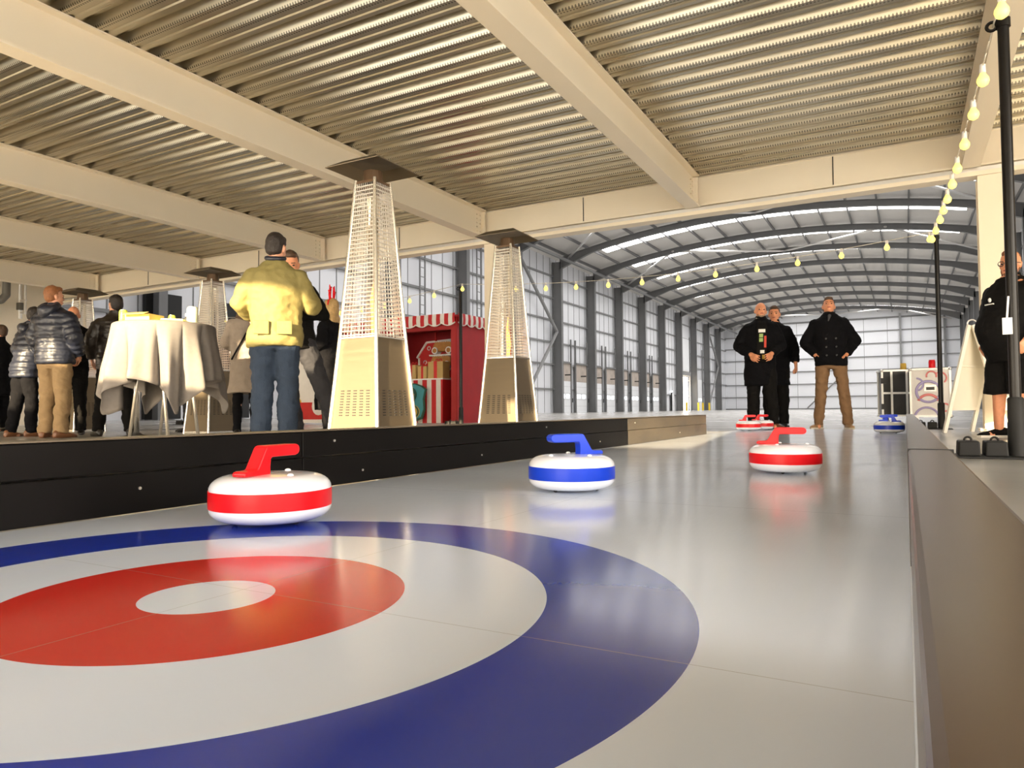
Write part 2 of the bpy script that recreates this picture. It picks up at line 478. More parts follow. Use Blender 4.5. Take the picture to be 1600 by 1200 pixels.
def person(label, xy, face, H=1.78, z0=FL, w=1.0, belly=0.0, arms=('hang', 'hang'), feet=((.105, 0), (-.105, 0)), toes=(.25, -.25),
           head=(0, 0, 0), lean=(0, 0), top=None, bottom=None, shoe=None, hair=None, skin='skin', female=False, facey=True,
           voxel=.010, hs=1.0, group=None, extras=None, curl=.75, palms=None, seed=None):
    """face: world 2-D vector the person faces; local frame: face toward -Y, x = person's left"""
    f = V((face[0], face[1])).normalized()
    rz = math.atan2(f.x, -f.y)
    root = thing('person', label, 'person', (xy[0], xy[1], z0), rz, group)
    k = H / 1.78
    sd = seed if seed is not None else xy[0] * 3.1 + xy[1]
    lx, ly = lean
    def P(x, y, z):                       # lean shears the figure above the hips
        t = max(0.0, z - .90)
        return V((x + lx * t, y + ly * t, z)) * k
    hx, hp, ht = head
    T = Matrix.Translation(P(0, .005, 1.545)) @ Matrix.Rotation(hx, 4, 'Z') @ Matrix.Rotation(hp, 4, 'X') @ Matrix.Rotation(ht, 4, 'Y') @ Matrix.Scale(k * hs * (1.0 if not female else .95), 4)
    Tn = T.copy()
    # --- joints
    legs = []
    for s, (fx, fy) in zip((1, -1), feet):
        hip = P(s * .092, .0, .91); ank = V((fx * k, (fy + .02) * k, .085 * k))
        mid = (hip + ank) / 2 + V((0, -.022 * k, .02 * k))
        legs.append((hip, mid, ank))
    ar = []
    for s, a in zip((1, -1), arms):
        e, wv = ARMS[a] if isinstance(a, str) else a
        sh = P(s * .168 * w, .005, 1.398)
        ar.append((sh, P(s * e[0] * (1 + (w - 1) * .9), e[1], e[2]), P(s * wv[0] * (1 + (w - 1) * .6), wv[1] - belly * .8, wv[2]), s))
    # --- body: one continuous skin
    mb = MB()
    rings = []
    for z, rx, ry in TORSO:
        b = belly * math.exp(-((z - 1.08) / .17) ** 2)
        rings.append((z, rx * w, ry * (1 + (w - 1) * .6) + b * .5, 0, -b * .5))
    out = []
    for (z, rx, ry, xo, yo) in rings:
        out.append([P(xo + rx * math.cos(2 * PI * i / 20), yo + ry * math.sin(2 * PI * i / 20), z) for i in range(20)])
    mb.loft(out)
    mb.chain([P(0, .012, 1.50), T @ V((0, .012, .06))], [.058 * k, .054 * k], 14)
    head_shape(mb, T)
    for hip, mid, ank in legs:
        mb.chain([hip, mid, ank], [.088 * k * w, .056 * k * (.5 + .5 * w), .040 * k], 12)
        mb.chain([ank + V((0, .02, -.04)) * k, ank + V((0, -.10, -.055)) * k], [.035 * k, .028 * k], 10)
    for (sh, el, wr, s), pn in zip(ar, palms or (None, None)):
        mb.chain([sh, el, wr], [.056 * k, .043 * k, .029 * k], 12)
        pn_ = V(pn) if pn else V((-s * .9, .3, 0)) if (el - wr).z > .15 * k else V((-s * .6, .2, -.7))
        hand(mb, wr, el, pn_, curl, k, s)
    body = remesh(mb, 'body', skin, root, voxel, 2)
    # --- face details
    Rm = T.to_3x3()
    if facey:
        for s in (1, -1):
            MB().sph(T @ V((s * .031, -.0775, .104)), (.0125 * k, .008 * k, .0075 * k), 10, 6, Rm.normalized()).build('eye', 'eye', root, True)
            MB().chain([T @ V((s * .016, -.090, .124)), T @ V((s * .046, -.080, .127))], [.0045 * k, .0035 * k], 6).build('eyebrow', hair['mat'] if hair else 'skin', root, True)
        mo = MB().sph(T @ V((0, -.0865, .044)), (.024 * k, .007 * k, .0075 * k), 12, 6, Rm.normalized()).build('mouth', 'lip', root, True)
    # --- hair
    if hair:
        hb = MB(); st_ = hair.get('style', 'short'); hk = 1.0
        e = lambda c, r: hb.sph(T @ V(c), V(r) * k, 18, 12, Rm.normalized())
        if st_ == 'short':
            e((0, .022, .145), (.080, .092, .098)); e((0, .045, .105), (.076, .066, .080))
            e((0, -.035, .195), (.058, .050, .040))
        elif st_ == 'crop':
            e((0, .024, .145), (.0785, .092, .097)); e((0, .045, .105), (.074, .062, .075)); e((0, -.036, .196), (.056, .048, .036))
        elif st_ == 'quiff':
            e((0, .022, .148), (.080, .090, .100)); e((0, .045, .110), (.076, .064, .075)); e((0, -.052, .215), (.055, .045, .030))
        elif st_ == 'beard_crop':
            e((0, .024, .142), (.0775, .090, .098)); e((0, .045, .105), (.075, .062, .075))
        elif st_ == 'long':
            e((0, .022, .145), (.086, .094, .102)); e((0, -.030, .196), (.060, .050, .038)); e((0, .050, .06), (.095, .060, .14)); e((0, .075, -.06), (.105, .045, .13))
            for s in (1, -1): e((s * .074, .026, .055), (.024, .044, .110))
        remesh(hb, 'hair', hair['mat'], root, .011, 2, wr=.006, wscale=40, seed=sd)
        if hair.get('beard'):
            bb = MB()
            q = lambda c, r: bb.sph(T @ V(c), V(r) * k, 12, 8, Rm.normalized())
            q((0, -.050, .018), (.043, .040, .030)); q((.046, -.022, .042), (.020, .036, .040)); q((-.046, -.022, .042), (.020, .036, .040))
            remesh(bb, 'beard', hair['mat'], root, .010, 2, wr=.004, wscale=50)
    # --- trousers / shorts
    if bottom:
        bb = MB(); g = bottom.get('ease', .018)
        hem = bottom.get('hem', .06)
        out = []
        for z, rx, ry in ((.80, .150, .105), (.86, .178, .125), (.95, .180, .128), (1.03, .170, .120)):
            b = belly * math.exp(-((z - 1.08) / .17) ** 2)
            out.append([P(rx * w * math.cos(2 * PI * i / 20), -b * .4 + (ry + b * .4) * math.sin(2 * PI * i / 20), z) for i in range(20)])
        bb.loft(out)
        for (hip, mid, ank) in legs:
            a = ank.copy(); r2 = .052
            if hem > .3:
                tt = (mid.z - hem * k) / (mid.z - ank.z)
                a = mid.lerp(ank, max(0, tt)) if tt > 0 else mid.copy(); r2 = .085 * w
                bb.cyl(hip, mid, (.090 * w + g) * k, (.082 * w + g) * k, 14); bb.sph(hip, (.090 * w + g) * k, 14, 8)
                bb.cyl(mid + V((0, 0, .01)), a - V((0, 0, .015)), (.084 * w + g) * k, (.084 * w + g) * k, 14)
            else:
                bb.cyl(hip, mid, (.088 * w + g) * k, (.064 * (.5 + .5 * w) + g) * k, 14); bb.sph(hip, (.088 * w + g) * k, 14, 8)
                bb.sph(mid, (.064 * (.5 + .5 * w) + g) * k, 14, 8)
                bb.cyl(mid, a + V((0, 0, (hem - .085) * k)), (.064 * (.5 + .5 * w) + g) * k, (r2 + g) * k, 14)
        remesh(bb, bottom.get('name', 'trousers'), bottom['mat'], root, .013, 3, wr=bottom.get('wr', .020), wscale=bottom.get('ws', 8), seed=sd)
    # --- shoes
    if shoe:
        for (hip, mid, ank), tz in zip(legs, toes):
            sb = MB(); R2 = Matrix.Rotation(tz, 3, 'Z')
            q = lambda x, y, z: ank + R2 @ (V((x, y, z)) * k) - V((0, 0, ank.z)) 
            for y0, rx, zt in ((.075, .034, .085),):
                pass
            L = []
            for (yy, rx, zt) in ((.085, .018, .060), (.070, .036, .095), (.02, .042, .105), (-.05, .046, .080), (-.11, .050, .060), (-.165, .040, .048), (-.195, .016, .032)):
                L.append([q(rx * math.cos(2 * PI * i / 14), yy, .004 + (zt - .004) * (.5 + .5 * math.sin(2 * PI * i / 14)) if math.sin(2 * PI * i / 14) > -.5 else .004) for i in range(14)])
            sb.loft(L)
            so = sb.build('shoe', shoe['mat'], root, True)
            if shoe.get('sole'):
                MB().loft([[q(x * 1.04, y, z) for x, y in ((.03, .085), (-.03, .085), (-.043, .02), (-.05, -.10), (-.035, -.18), (0, -.205), (.035, -.18), (.05, -.10), (.043, .02))] for z in (0, .022)]).build('sole', shoe['sole'], so)
    # --- upper garment(s)
    if top:
        g = top.get('ease', .022); hem = top.get('hem', .82); puff = top.get('puff', 0)
        tb = MB(); rows = []
        z = hem; step = .0125 if puff else .05
        zs = []
        while z < 1.50: zs.append(z); z += step
        zs += [1.50, 1.53]
        for z in zs:
            rx, ry = torso_at(max(z, .86))
            fl = top.get('flare', .0) * max(0, .95 - z)
            gg = g * (1.0 if z < 1.44 else max(.35, 1 - (z - 1.44) / .09))
            pf = puff * (abs(math.sin(PI * (z - hem) / top.get('pitch', .075))) ** .6) if puff and z < 1.46 else 0
            b = belly * math.exp(-((z - 1.06) / .19) ** 2)
            rows.append([P((rx * w + gg + fl + pf) * math.cos(2 * PI * i / 24), -b * .5 + (ry * (1 + (w - 1) * .6) + gg + fl + pf + b * .5) * math.sin(2 * PI * i / 24), z) for i in range(24)])
        tb.loft(rows)
        for (sh, el, wr, s) in ar:
            r0, r1, r2 = (.056 + g * .75) * k * (.6 + .4 * w), (.052 + g * .7) * k * (.6 + .4 * w), (.040 + g * .5) * k
            if top.get('short'):
                tb.cap(sh, sh.lerp(el, .75), r0, r1, 14); continue
            if puff:
                for p0, p1, ra, rb in ((sh, el, r0, r1), (el, wr, r1, r2)):
                    n_ = 14; ring = []
                    q = (p1 - p0).to_track_quat('Z', 'Y').to_matrix(); Ld = (p1 - p0).length
                    for i in range(n_ + 8):
                        t = i / (n_ + 7)
                        rr = ra + (rb - ra) * t + puff * k * abs(math.sin(PI * t * Ld / (.07 * k))) ** .6
                        c = p0.lerp(p1, t)
                        ring.append([c + q @ V((rr * math.cos(2 * PI * j / 14), rr * math.sin(2 * PI * j / 14), 0)) for j in range(14)])
                    tb.loft(ring)
                tb.sph(sh, r0, 14, 8); tb.sph(el, r1 * 1.05, 14, 8)
            else:
                tb.cyl(sh, el, r0, r1, 14); tb.sph(sh, r0, 14, 8); tb.sph(el, r1, 14, 8)
                tb.cyl(el, wr - (wr - el).normalized() * .012, r1, r2, 14)
        ch = top.get('collar', .05)
        if ch:
            c0 = P(0, .008, 1.49)
            tb.ell([(0, 0, 0, 0, 0)] if False else [(c0.z, .088 * k, .082 * k, c0.x, c0.y), (c0.z + .03 * k, .077 * k, .074 * k, c0.x + lx * .03, c0.y), (c0.z + (.04 + ch) * k, .070 * k, .070 * k, c0.x + lx * .06, c0.y + .004)], 20)
        remesh(tb, top['name'], top['mat'], root, .0115, 2 if puff else 3, wr=top.get('wr', .020), wscale=top.get('ws', 7), seed=sd + 4)
        if top.get('hood'):
            hb = MB(); c0 = P(0, .085, 1.515)
            hb.torus(c0, .085 * k, .042 * k, Matrix.Rotation(-.5, 3, 'X'), 20, 10)
            hb.sph(c0 + V((0, .05, -.045)) * k, (.105 * k, .062 * k, .078 * k), 16, 10)
            remesh(hb, 'hood', top['mat'], root, .012, 3, wr=.02, wscale=9, seed=sd)
        if top.get('shirt'):
            sb = MB(); rows = []
            for i in range(14):
                z = top['shirt'].get('z0', .86) + i * (1.50 - top['shirt'].get('z0', .86)) / 13
                rx, ry = torso_at(max(z, .86))
                b = belly * math.exp(-((z - 1.06) / .19) ** 2)
                gg = g * (1.0 if z < 1.44 else max(.35, 1 - (z - 1.44) / .09))
                yy = -(ry * (1 + (w - 1) * .6) + gg + b) - .006
                hw = top['shirt'].get('w', .07) * (1 if z < 1.42 else .75)
                rows.append([P(x, yy * math.sqrt(max(.05, 1 - (x / (rx * w + gg)) ** 2)) - .004, z) for x in [hw * (j / 5 - 1) for j in range(11)]])
            sh_o = sb.grid(rows).build('shirt', top['shirt']['mat'], root, True, solid=.006)
            for (nm, pm, x0, x1, za, zb) in top['shirt'].get('print', ()):
                rows = []
                for z in (za, (za + zb) / 2, zb):
                    rx, ry = torso_at(max(z, .86)); b = belly * math.exp(-((z - 1.06) / .19) ** 2)
                    yy = -(ry * (1 + (w - 1) * .6) + g + b) - .012
                    rows.append([P(x, yy * math.sqrt(max(.05, 1 - (x / (rx * w + g)) ** 2)) - .004, z) for x in (x0, (x0 + x1) / 2, x1)])
                MB().grid(rows).build(nm, pm, sh_o, False, solid=.003)
    root['_k'] = k
    del root['_k']
    if extras: extras(root, P, T, k, Rm.normalized())
    return root

F_navy = fabric('navy_puffer', (.010, .013, .026), .42, .08, 60, spec=.5)
F_blackp = fabric('black_puffer', (.018, .013, .011), .38, .08, 60, spec=.5)
F_black = fabric('black_wool', (.0045, .0045, .006), .9, spec=.12)
F_blackc = fabric('black_cotton', (.007, .0065, .0065), .85, spec=.12)
F_char = fabric('charcoal_trouser', (.030, .030, .036), .85)
F_khaki = fabric('khaki_chino', (.27, .185, .10), .85)
F_tan = fabric('tan_chino', (.215, .125, .065), .85)
F_olive = fabric('olive_jacket', (.215, .180, .066), .7, .15)
F_jean = fabric('blue_denim', (.022, .035, .062), .85, .3, 120)
F_grey = fabric('grey_coat', (.30, .25, .21), .9)
F_white = fabric('white_fabric', (.78, .74, .72), .8)
F_shoeblk = mat('black_leather', (.014, .012, .011), .35, bump=.05)
F_shoebrn = mat('brown_leather', (.16, .065, .028), .4, bump=.05)
F_shoetan = mat('tan_leather', (.34, .20, .09), .5, bump=.05)
F_sole = mat('pale_sole', (.70, .66, .58), .6)
H_dark = mat('dark_hair', (.018, .012, .010), .5, var=.3, scale=40, bump=.4, bscale=160)
H_brown = mat('brown_hair', (.07, .036, .018), .5, var=.3, scale=40, bump=.4, bscale=160)
H_ginger = mat('auburn_hair', (.24, .09, .03), .5, var=.3, scale=40, bump=.4, bscale=160)
H_blond = mat('blond_hair', (.42, .27, .11), .45, var=.3, scale=30, bump=.5, bscale=120)
H_grey = mat('stubble_hair', (.30, .20, .14), .6, var=.3, scale=40, bump=.3, bscale=160)
P_white = mat('print_white', (.8, .8, .78), .7); P_green = mat('print_green', (.30, .42, .14), .7)
P_red = mat('print_red', (.55, .05, .03), .7); P_gold = mat('print_gold', (.6, .42, .08), .7)

def away(x, y):                # unit vector from the camera toward (x, y)
    d = V((x, y)); d.normalize(); return d
def turn(v, deg):
    a = math.radians(deg); c, s = math.cos(a), math.sin(a)
    return V((v[0] * c - v[1] * s, v[0] * s + v[1] * c))

def build_people():
    A = away
    # man in the lit olive jacket, back to us
    p = (-4.62, 4.24)
    person('person in an olive-yellow waxed jacket and blue jeans, back turned', p, turn(A(*p), -6), 1.80, arms=(((.275, -.01, 1.19), (.20, -.22, 1.10)), ((.285, -.05, 1.19), (.20, -.27, 1.235))), w=1.02,
           head=(-.45, .15, 0), top=dict(name='jacket', mat=F_olive, hem=.82, ease=.040, flare=.10, wr=.030, ws=6), bottom=dict(mat=F_jean, ease=.024, wr=.026, ws=9), shoe=dict(mat=F_shoeblk),
           hair=dict(mat=H_dark, style='short'), facey=False, extras=collar_extra)
    # man facing him
    p = (-5.14, 4.96)
    person('person in dark clothes facing the olive jacket, mostly hidden behind it', p, turn(A(*p), 172), 1.84, arms=('fold', 'fold'), feet=((.40, .02), (.02, 0)), lean=(-.06, -.05), head=(.1, .25, 0),
           top=dict(name='jumper', mat=F_blackc, hem=.86), bottom=dict(mat=F_char, ease=.016), shoe=dict(mat=F_shoeblk), hair=dict(mat=H_brown, style='crop'), skin='skin_warm')
    # woman with antlers
    p = (-5.90, 6.24)
    person('person in a long black coat wearing a red antler headband', p, turn(A(*p), 62), 1.62, arms=('front', 'hang'), female=True, w=.92, head=(.0, -.05, 0),
           top=dict(name='coat', mat=F_black, hem=.34, ease=.035, flare=.05), bottom=dict(mat=F_black, ease=.0), shoe=dict(mat=F_shoeblk), hair=dict(mat=H_blond, style='long'), extras=antlers)
    # woman in the grey coat
    p = (-6.80, 5.80)
    person('person in a knee-length pale grey coat and black leggings, back turned', p, turn(A(*p), -8), 1.66, arms=('front', 'front'), female=True, w=.93, head=(-.5, 0, 0),
           top=dict(name='coat', mat=F_grey, hem=.55, ease=.040, flare=.06, wr=.022, ws=5), bottom=dict(mat=F_black, ease=.0), shoe=dict(mat=F_shoeblk), hair=dict(mat=H_brown, style='long'), facey=False, extras=bag_strap)
    # head behind the clothed table
    p = (-9.25, 6.85)
    person('person in a red knit half hidden behind the clothed table, head turned left', p, turn(A(*p), 95), 1.70, arms=('front', 'front'), top=dict(name='jumper', mat=fabric('red_striped_knit', (.30, .03, .035), .9), hem=.86), bottom=dict(mat=F_char), shoe=dict(mat=F_shoeblk),
           hair=dict(mat=H_dark, style='short'))
    # black puffer, left of table
    p = (-8.76, 5.42)
    person('person in a black quilted jacket and dark trousers standing left of the clothed table', p, turn(A(*p), 6), 1.79, arms=(((.27, 0, 1.19), (.24, -.12, .99)), ((.30, .05, 1.17), (.235, -.10, .97))), feet=((.17, -.04), (-.17, .06)),
           head=(.35, .05, 0), top=dict(name='puffer_jacket', mat=F_blackp, hem=.83, ease=.034, puff=.011, pitch=.052, wr=.012, ws=9), bottom=dict(mat=F_blackc, wr=.022), shoe=dict(mat=F_shoeblk), hair=dict(mat=H_dark, style='short'), facey=False)
    # bald man facing us
    p = (-9.83, 5.50)
    person('person in a black jacket facing the camera between two quilted jackets', p, turn(A(*p), 168), 1.74, arms=('belly', 'hang'), head=(.15, .05, 0),
           top=dict(name='jacket', mat=F_blackc, hem=.78), bottom=dict(mat=F_blackc), shoe=dict(mat=F_shoeblk), skin='skin_warm')
    # navy puffer, khaki trousers
    p = (-8.80, 4.72)
    person('person in a hooded navy quilted jacket and khaki trousers', p, turn(A(*p), -42), 1.80, arms=(((.27, 0, 1.17), (.17, -.13, 1.0)), ((.26, .02, 1.17), (.20, -.12, .99))), head=(-.45, 0, 0), w=1.04, lean=(0, .03),
           top=dict(name='puffer_jacket', mat=F_navy, hem=.86, ease=.040, puff=.016, pitch=.078, hood=True, wr=.014, ws=8), bottom=dict(mat=F_khaki, ease=.022, wr=.026), shoe=dict(mat=F_shoebrn), hair=dict(mat=H_ginger, style='crop'))
    # puffer with sunlit hem
    p = (-9.62, 4.80)
    person('person in a dark quilted jacket with raised hood beside the khaki trousers, waist sunlit', p, turn(A(*p), -62), 1.64, arms=('front', 'front'), feet=((.09, .10), (-.10, -.06)), head=(-.1, .25, 0), lean=(0, -.16),
           top=dict(name='puffer_jacket', mat=F_navy, hem=.80, ease=.036, puff=.014, pitch=.075, hood=True, wr=.014, ws=8), bottom=dict(mat=F_black, wr=.02), shoe=dict(mat=F_shoebrn), hair=dict(mat=H_dark, style='crop'))
    # far left
    p = (-13.0, 6.10)
    person('person in a black coat at the far left edge', p, turn(A(*p), 40), 1.75, arms=('front', 'hang'), head=(.3, 0, 0),
           top=dict(name='coat', mat=F_black, hem=.60), bottom=dict(mat=F_black), shoe=dict(mat=F_shoeblk), hair=dict(mat=H_brown, style='crop'), skin='skin_warm')
    # bald man at the far end
    p = (-1.78, 10.45)
    pr = [('print', P_white, -.045, .045, 1.33, 1.375), ('print', P_green, -.035, .015, 1.26, 1.31), ('print', P_green, -.035, .015, 1.20, 1.25), ('print', P_red, .03, .06, 1.12, 1.28),
          ('print', P_white, -.02, .035, 1.04, 1.085), ('print', P_gold, .005, .04, .96, 1.02)]
    person('person in an open black overcoat over a printed top, hands held at the waist', p, turn(A(*p), 186), 1.80, arms=(((.272, .05, 1.17), (.125, -.21, 1.03)), ((.285, .05, 1.16), (.140, -.20, 1.02))), head=(.10, -.22, .06), lean=(.03, .03), w=1.02,
           feet=((.15, -.16), (-.10, .05)), toes=(.6, -.2), palms=((-.8, .5, -.1), (.8, .5, -.1)), voxel=.0065,
           top=dict(name='overcoat', mat=F_black, hem=.60, ease=.040, flare=.04, shirt=dict(mat=F_blackc, w=.07, z0=.92, print=pr)), bottom=dict(mat=F_blackc, ease=.022, wr=.024), shoe=dict(mat=F_shoebrn), skin='skin_warm', curl=.5, extras=clerical)
    # man behind him
    p = (-1.66, 10.98)
    person('person in a dark jacket peering out behind the open black overcoat', p, turn(A(*p), 176), 1.80, arms=('hang', 'hang'), head=(0, -.1, 0),
           top=dict(name='jacket', mat=F_black, hem=.62, ease=.03), bottom=dict(mat=F_blackc), shoe=dict(mat=F_shoeblk), hair=dict(mat=H_brown, style='short'), skin='skin_warm')
    # tan trousers
    p = (-.87, 10.52)
    person('person in a black pea coat and tan chinos at the far end, hands in pockets', p, turn(A(*p), 184), 1.82, arms=('pocket', 'pocket'), head=(.0, -.42, .03), feet=((.19, 0), (-.17, .04)), toes=(.15, -.5), w=1.0, lean=(-.02, .04),
           top=dict(name='pea_coat', mat=F_black, hem=.84, ease=.034, collar=.03), bottom=dict(mat=F_tan, ease=.010, wr=.022, ws=9), shoe=dict(mat=F_shoetan, sole=F_sole), hair=dict(mat=H_brown, style='short'), skin='skin_warm', extras=coat_buttons)
    # large man at the right edge
    p = (.875, 7.95)
    person('person in a black top, black shorts and glasses beside the right-hand pole', p, turn(A(*p), 132), 1.72, w=1.36, belly=.14, hs=1.10, arms=(((.25, .06, 1.15), (.24, .02, .93)), ((.25, .10, 1.15), (.23, .06, .93))), feet=((.15, 0), (-.16, -.05)), head=(.45, .0, 0), voxel=.0085,
           top=dict(name='polo_shirt', mat=F_blackc, hem=.72, ease=.030, flare=.03, wr=.03, ws=5, collar=.045), bottom=dict(name='shorts', mat=F_blackc, hem=.44, ease=.02), shoe=dict(mat=F_blackc, sole=F_sole),
           hair=dict(mat=H_ginger, style='crop', beard=True), skin='skin_warm', extras=spectacles)

def collar_extra(root, P, T, k, R):
    MB().torus(P(0, .012, 1.565), .070 * k, .020 * k, Matrix.Rotation(-.25, 3, 'X'), 24, 8).build('collar', F_navy, root, True)
    for x in (-.09, .09):
        MB().box(P(x, .175, .97), (.12 * k, .02, .11 * k)).build('pocket_flap', F_olive, root, bevel=.006)
def antlers(root, P, T, k, R):
    hb = MB().torus(T @ V((0, .01, .145)), .098 * k, .008 * k, R @ Matrix.Rotation(PI / 2, 3, 'X'), 24, 6, 0, PI).build('headband', 'red_plastic', root, True)
    for s in (1, -1):
        pts = [T @ V((s * .05, .01, .235)), T @ V((s * .06, .01, .30)), T @ V((s * .05, .01, .36)), T @ V((s * .065, .005, .42))]
        a = MB().chain(pts, [.014, .017, .015, .006], 8)
        a.chain([pts[1], T @ V((s * .10, .01, .345))], [.013, .006], 8); a.chain([pts[2], T @ V((s * .022, .01, .40))], [.012, .006], 8)
        a.build('antler', 'red_plastic', hb, True)
def bag_strap(root, P, T, k, R):
    pts = []
    for i in range(15):
        t = i / 14
        x = -.12 + .27 * t; z = 1.47 - .50 * t
        rx, ry = torso_at(z)
        pts.append(P(x, (ry + .052) * math.sqrt(max(.05, 1 - (x / (rx + .06)) ** 2)) + .006, z))
    MB().chain(pts, [.010] * 15, 6).build('bag_strap', F_black, root, True)
def clerical(root, P, T, k, R):
    MB().torus(P(0, -.002, 1.548), .060 * k, .009 * k, Matrix.Rotation(.25, 3, 'X'), 24, 8).build('collar', P_white, root, True)
    bb = MB(); q = lambda c, r: bb.sph(T @ V(c), V(r) * k, 12, 8, R)
    q((0, -.052, .018), (.036, .036, .026)); q((.040, -.030, .036), (.016, .030, .030)); q((-.040, -.030, .036), (.016, .030, .030))
    remesh(bb, 'beard', H_grey, root, .009, 2)
def coat_buttons(root, P, T, k, R):
    for x in (-.06, .06):
        for z in (.97, 1.08, 1.19):
            MB().cyl(P(x, -.155, z), P(x, -.185, z), .011 * k, n=12).build('button', 'rubber', root)
    MB().chain([P(.0, -.10, 1.50), P(-.02, -.140, 1.43)], [.022, .008], 8).build('shirt_collar', fabric('dark_grey_shirt', (.07, .07, .08)), root, True)
def spectacles(root, P, T, k, R):
    g = MB()
    for s in (1, -1):
        g.torus(T @ V((s * .033, -.097, .104)), .024 * k, .0032 * k, R @ Matrix.Rotation(PI / 2, 3, 'X'), 20, 6)
        g.chain([T @ V((s * .058, -.095, .108)), T @ V((s * .084, .0, .108))], [.003 * k, .003 * k], 6)
    g.chain([T @ V((-.009, -.099, .108)), T @ V((.009, -.099, .108))], [.003 * k, .003 * k], 6)
    g.build('spectacles', 'glass_frame', root, True)
    MB().box(P(.02, -.245, 1.27), (.10 * k, .012, .010)).build('chest_logo', P_white, root)
    MB().sph(P(.02, -.240, 1.31), (.016, .012, .022), 10, 6).build('chest_logo', P_white, root, True)

# ------------------------------------------------------------------ the mezzanine
DK = 3.66; FB = 10.37        # deck underside, front beam
BEAMS = [.87, -2.55, -6.17, -9.84, -13.54, -17.31, 4.5]
def build_mezz():
    st(MB().box((-8.85, 55.5, FL - .15), (32.5, 121, .3)).build('floor', 'concrete'), 'smooth grey polished concrete hall floor')
    # profiled deck
    mb = MB(); prof = []
    y = -4.0
    while y < FB - .05:
        for a, z in ((0, .075), (.075, .075), (.110, .0), (.175, .0), (.185, .012), (.215, .012), (.225, .0), (.270, .0)):
            prof.append((y + a, z))
        y += .3
    prof = [(q, z) for q, z in prof if q < FB]
    mb.grid([[V((x, q, DK + z)) for q, z in prof] for x in (-19.5, -6, 1, 7.5)])
    st(mb.build('ceiling', 'deck'), 'ribbed galvanised steel deck ceiling')
    st(MB().box((-6, 3.18, DK + .23), (27, 14.4, .28)).build('ceiling_slab', 'blockwork'))
    st(MB().box((-6, FB + .10, DK + .17), (27, .14, .34)).build('ceiling_light_stop', 'cream'))  # closure strip added to block hall light leaking over the beam
    for i, x in enumerate(BEAMS):
        b = MB()
        b.box((x - .10, 3.13, DK - .008), (.20, 14.3, .016)); b.box((x - .10, 3.13, DK - .455), (.20, 14.3, .020))
        b.box((x - .10, 3.13, DK - .23), (.014, 14.3, .45))
        o = st(b.build('ceiling_beam', 'cream'), 'cream painted steel ceiling beam running toward the hall')
        bb = MB()
        for dz in (.09, .16, .23, .30, .37):
            bb.cyl((x - .093, FB - .15, DK - dz), (x - .075, FB - .15, DK - dz), .013, n=6)
            bb.cyl((x - .093, FB - .25, DK - dz), (x - .075, FB - .25, DK - dz), .013, n=6)
        bb.build('bolt_row', 'cream', o)
        MB().box((x - .10, FB - .10, DK - .24), (.16, .03, .42)).build('end_plate', 'cream', o)
    b = MB()
    L0, L1 = -19.5, 7.5; cx, w = (L0 + L1) / 2, L1 - L0
    b.box((cx, FB + .09, DK - .008), (w, .20, .016)); b.box((cx, FB + .012, DK - .22), (w, .016, .42))
    b.box((cx, FB + .06, DK - .43), (w, .24, .02))
    o = st(b.build('ceiling_beam', 'cream'), 'cream edge beam across the front of the mezzanine')
    MB().box((cx, FB + .03, DK - .475), (w, .10, .05)).build('edge_channel', 'bolt', o)
    MB().box((cx, FB + .07, DK - .53), (w, .22, .055)).build('edge_trim', 'cream', o)
    for x in (-.78, -4.42, -8.1, -11.8, -15.5):
        MB().box((x, FB + .001, DK - .22), (.012, .012, .40)).build('joint_line', 'dark_gap', o)
    for x in (.98, -6.12, -13.5):
        b = MB(); y = FB + .12; h = DK - .56 - FL; zc = FL + h / 2
        b.box((x, y - .13, zc), (.28, .016, h)); b.box((x, y + .13, zc), (.28, .016, h)); b.box((x, y, zc), (.014, .26, h))
        b.box((x, y, FL + .012), (.38, .38, .024))
        st(b.build('steel_column', 'cream'), 'cream steel column under the mezzanine edge')

SUN_T = .20; SUN_X = -.13       # slope and sideways drift of the low sun per metre
def build_back():
    """unseen surroundings added for the light: a sun-masking wall with shaped openings, an end wall, bounce ground"""
    Yw = -4.0  # added mask wall out of view; its holes aim sun patches and floor bounce
    ops = [(-.95, -.12, 1.72, 2.62), (-3.15, -2.12, 1.68, 2.50), (-4.15, -3.30, 2.44, 2.93), (-5.50, -4.45, 2.12, 3.02),
           (-8.85, -8.20, 2.05, 2.80), (-7.72, -6.95, 2.56, 2.84), (2.6, 7.3, FL, 3.1), (-2.1, 2.3, .05, .74), (-19.0, -2.2, .05, 1.58)]
    xs = sorted({-19.5, 7.5} | {v for o in ops for v in o[:2]}); zs = sorted({FL, DK + .37} | {v for o in ops for v in o[2:]})
    b = MB()
    for x0, x1 in zip(xs, xs[1:]):
        for z0, z1 in zip(zs, zs[1:]):
            cx, cz = (x0 + x1) / 2, (z0 + z1) / 2
            if any(o[0] < cx < o[1] and o[2] < cz < o[3] for o in ops): continue
            b.box((cx, Yw, cz), (x1 - x0, .12, z1 - z0))
    st(b.build('wall_sun_mask', 'blockwork'), 'unseen pale wall added behind the viewpoint, openings shaped to throw sun patches')
    st(MB().box((-19.58, 3.2, 1.9), (.15, 14.8, 3.9)).build('wall_side', 'blockwork'), 'pale painted wall at the left end')
    st(MB().box((7.58, 7.3, 1.9), (.15, 6.6, 3.9)).build('wall_side', 'blockwork'), 'unseen pale wall added at the right end to cut daylight')  # right-hand wall added out of view to hold back side daylight
    st(MB().box((30, 0, FL - .2), (110, 160, .3)).build('bounce_yard', 'yard'), 'unseen pale ground outside, added to bounce sunlight')  # unseen ground added to bounce warm sunlight up under the deck

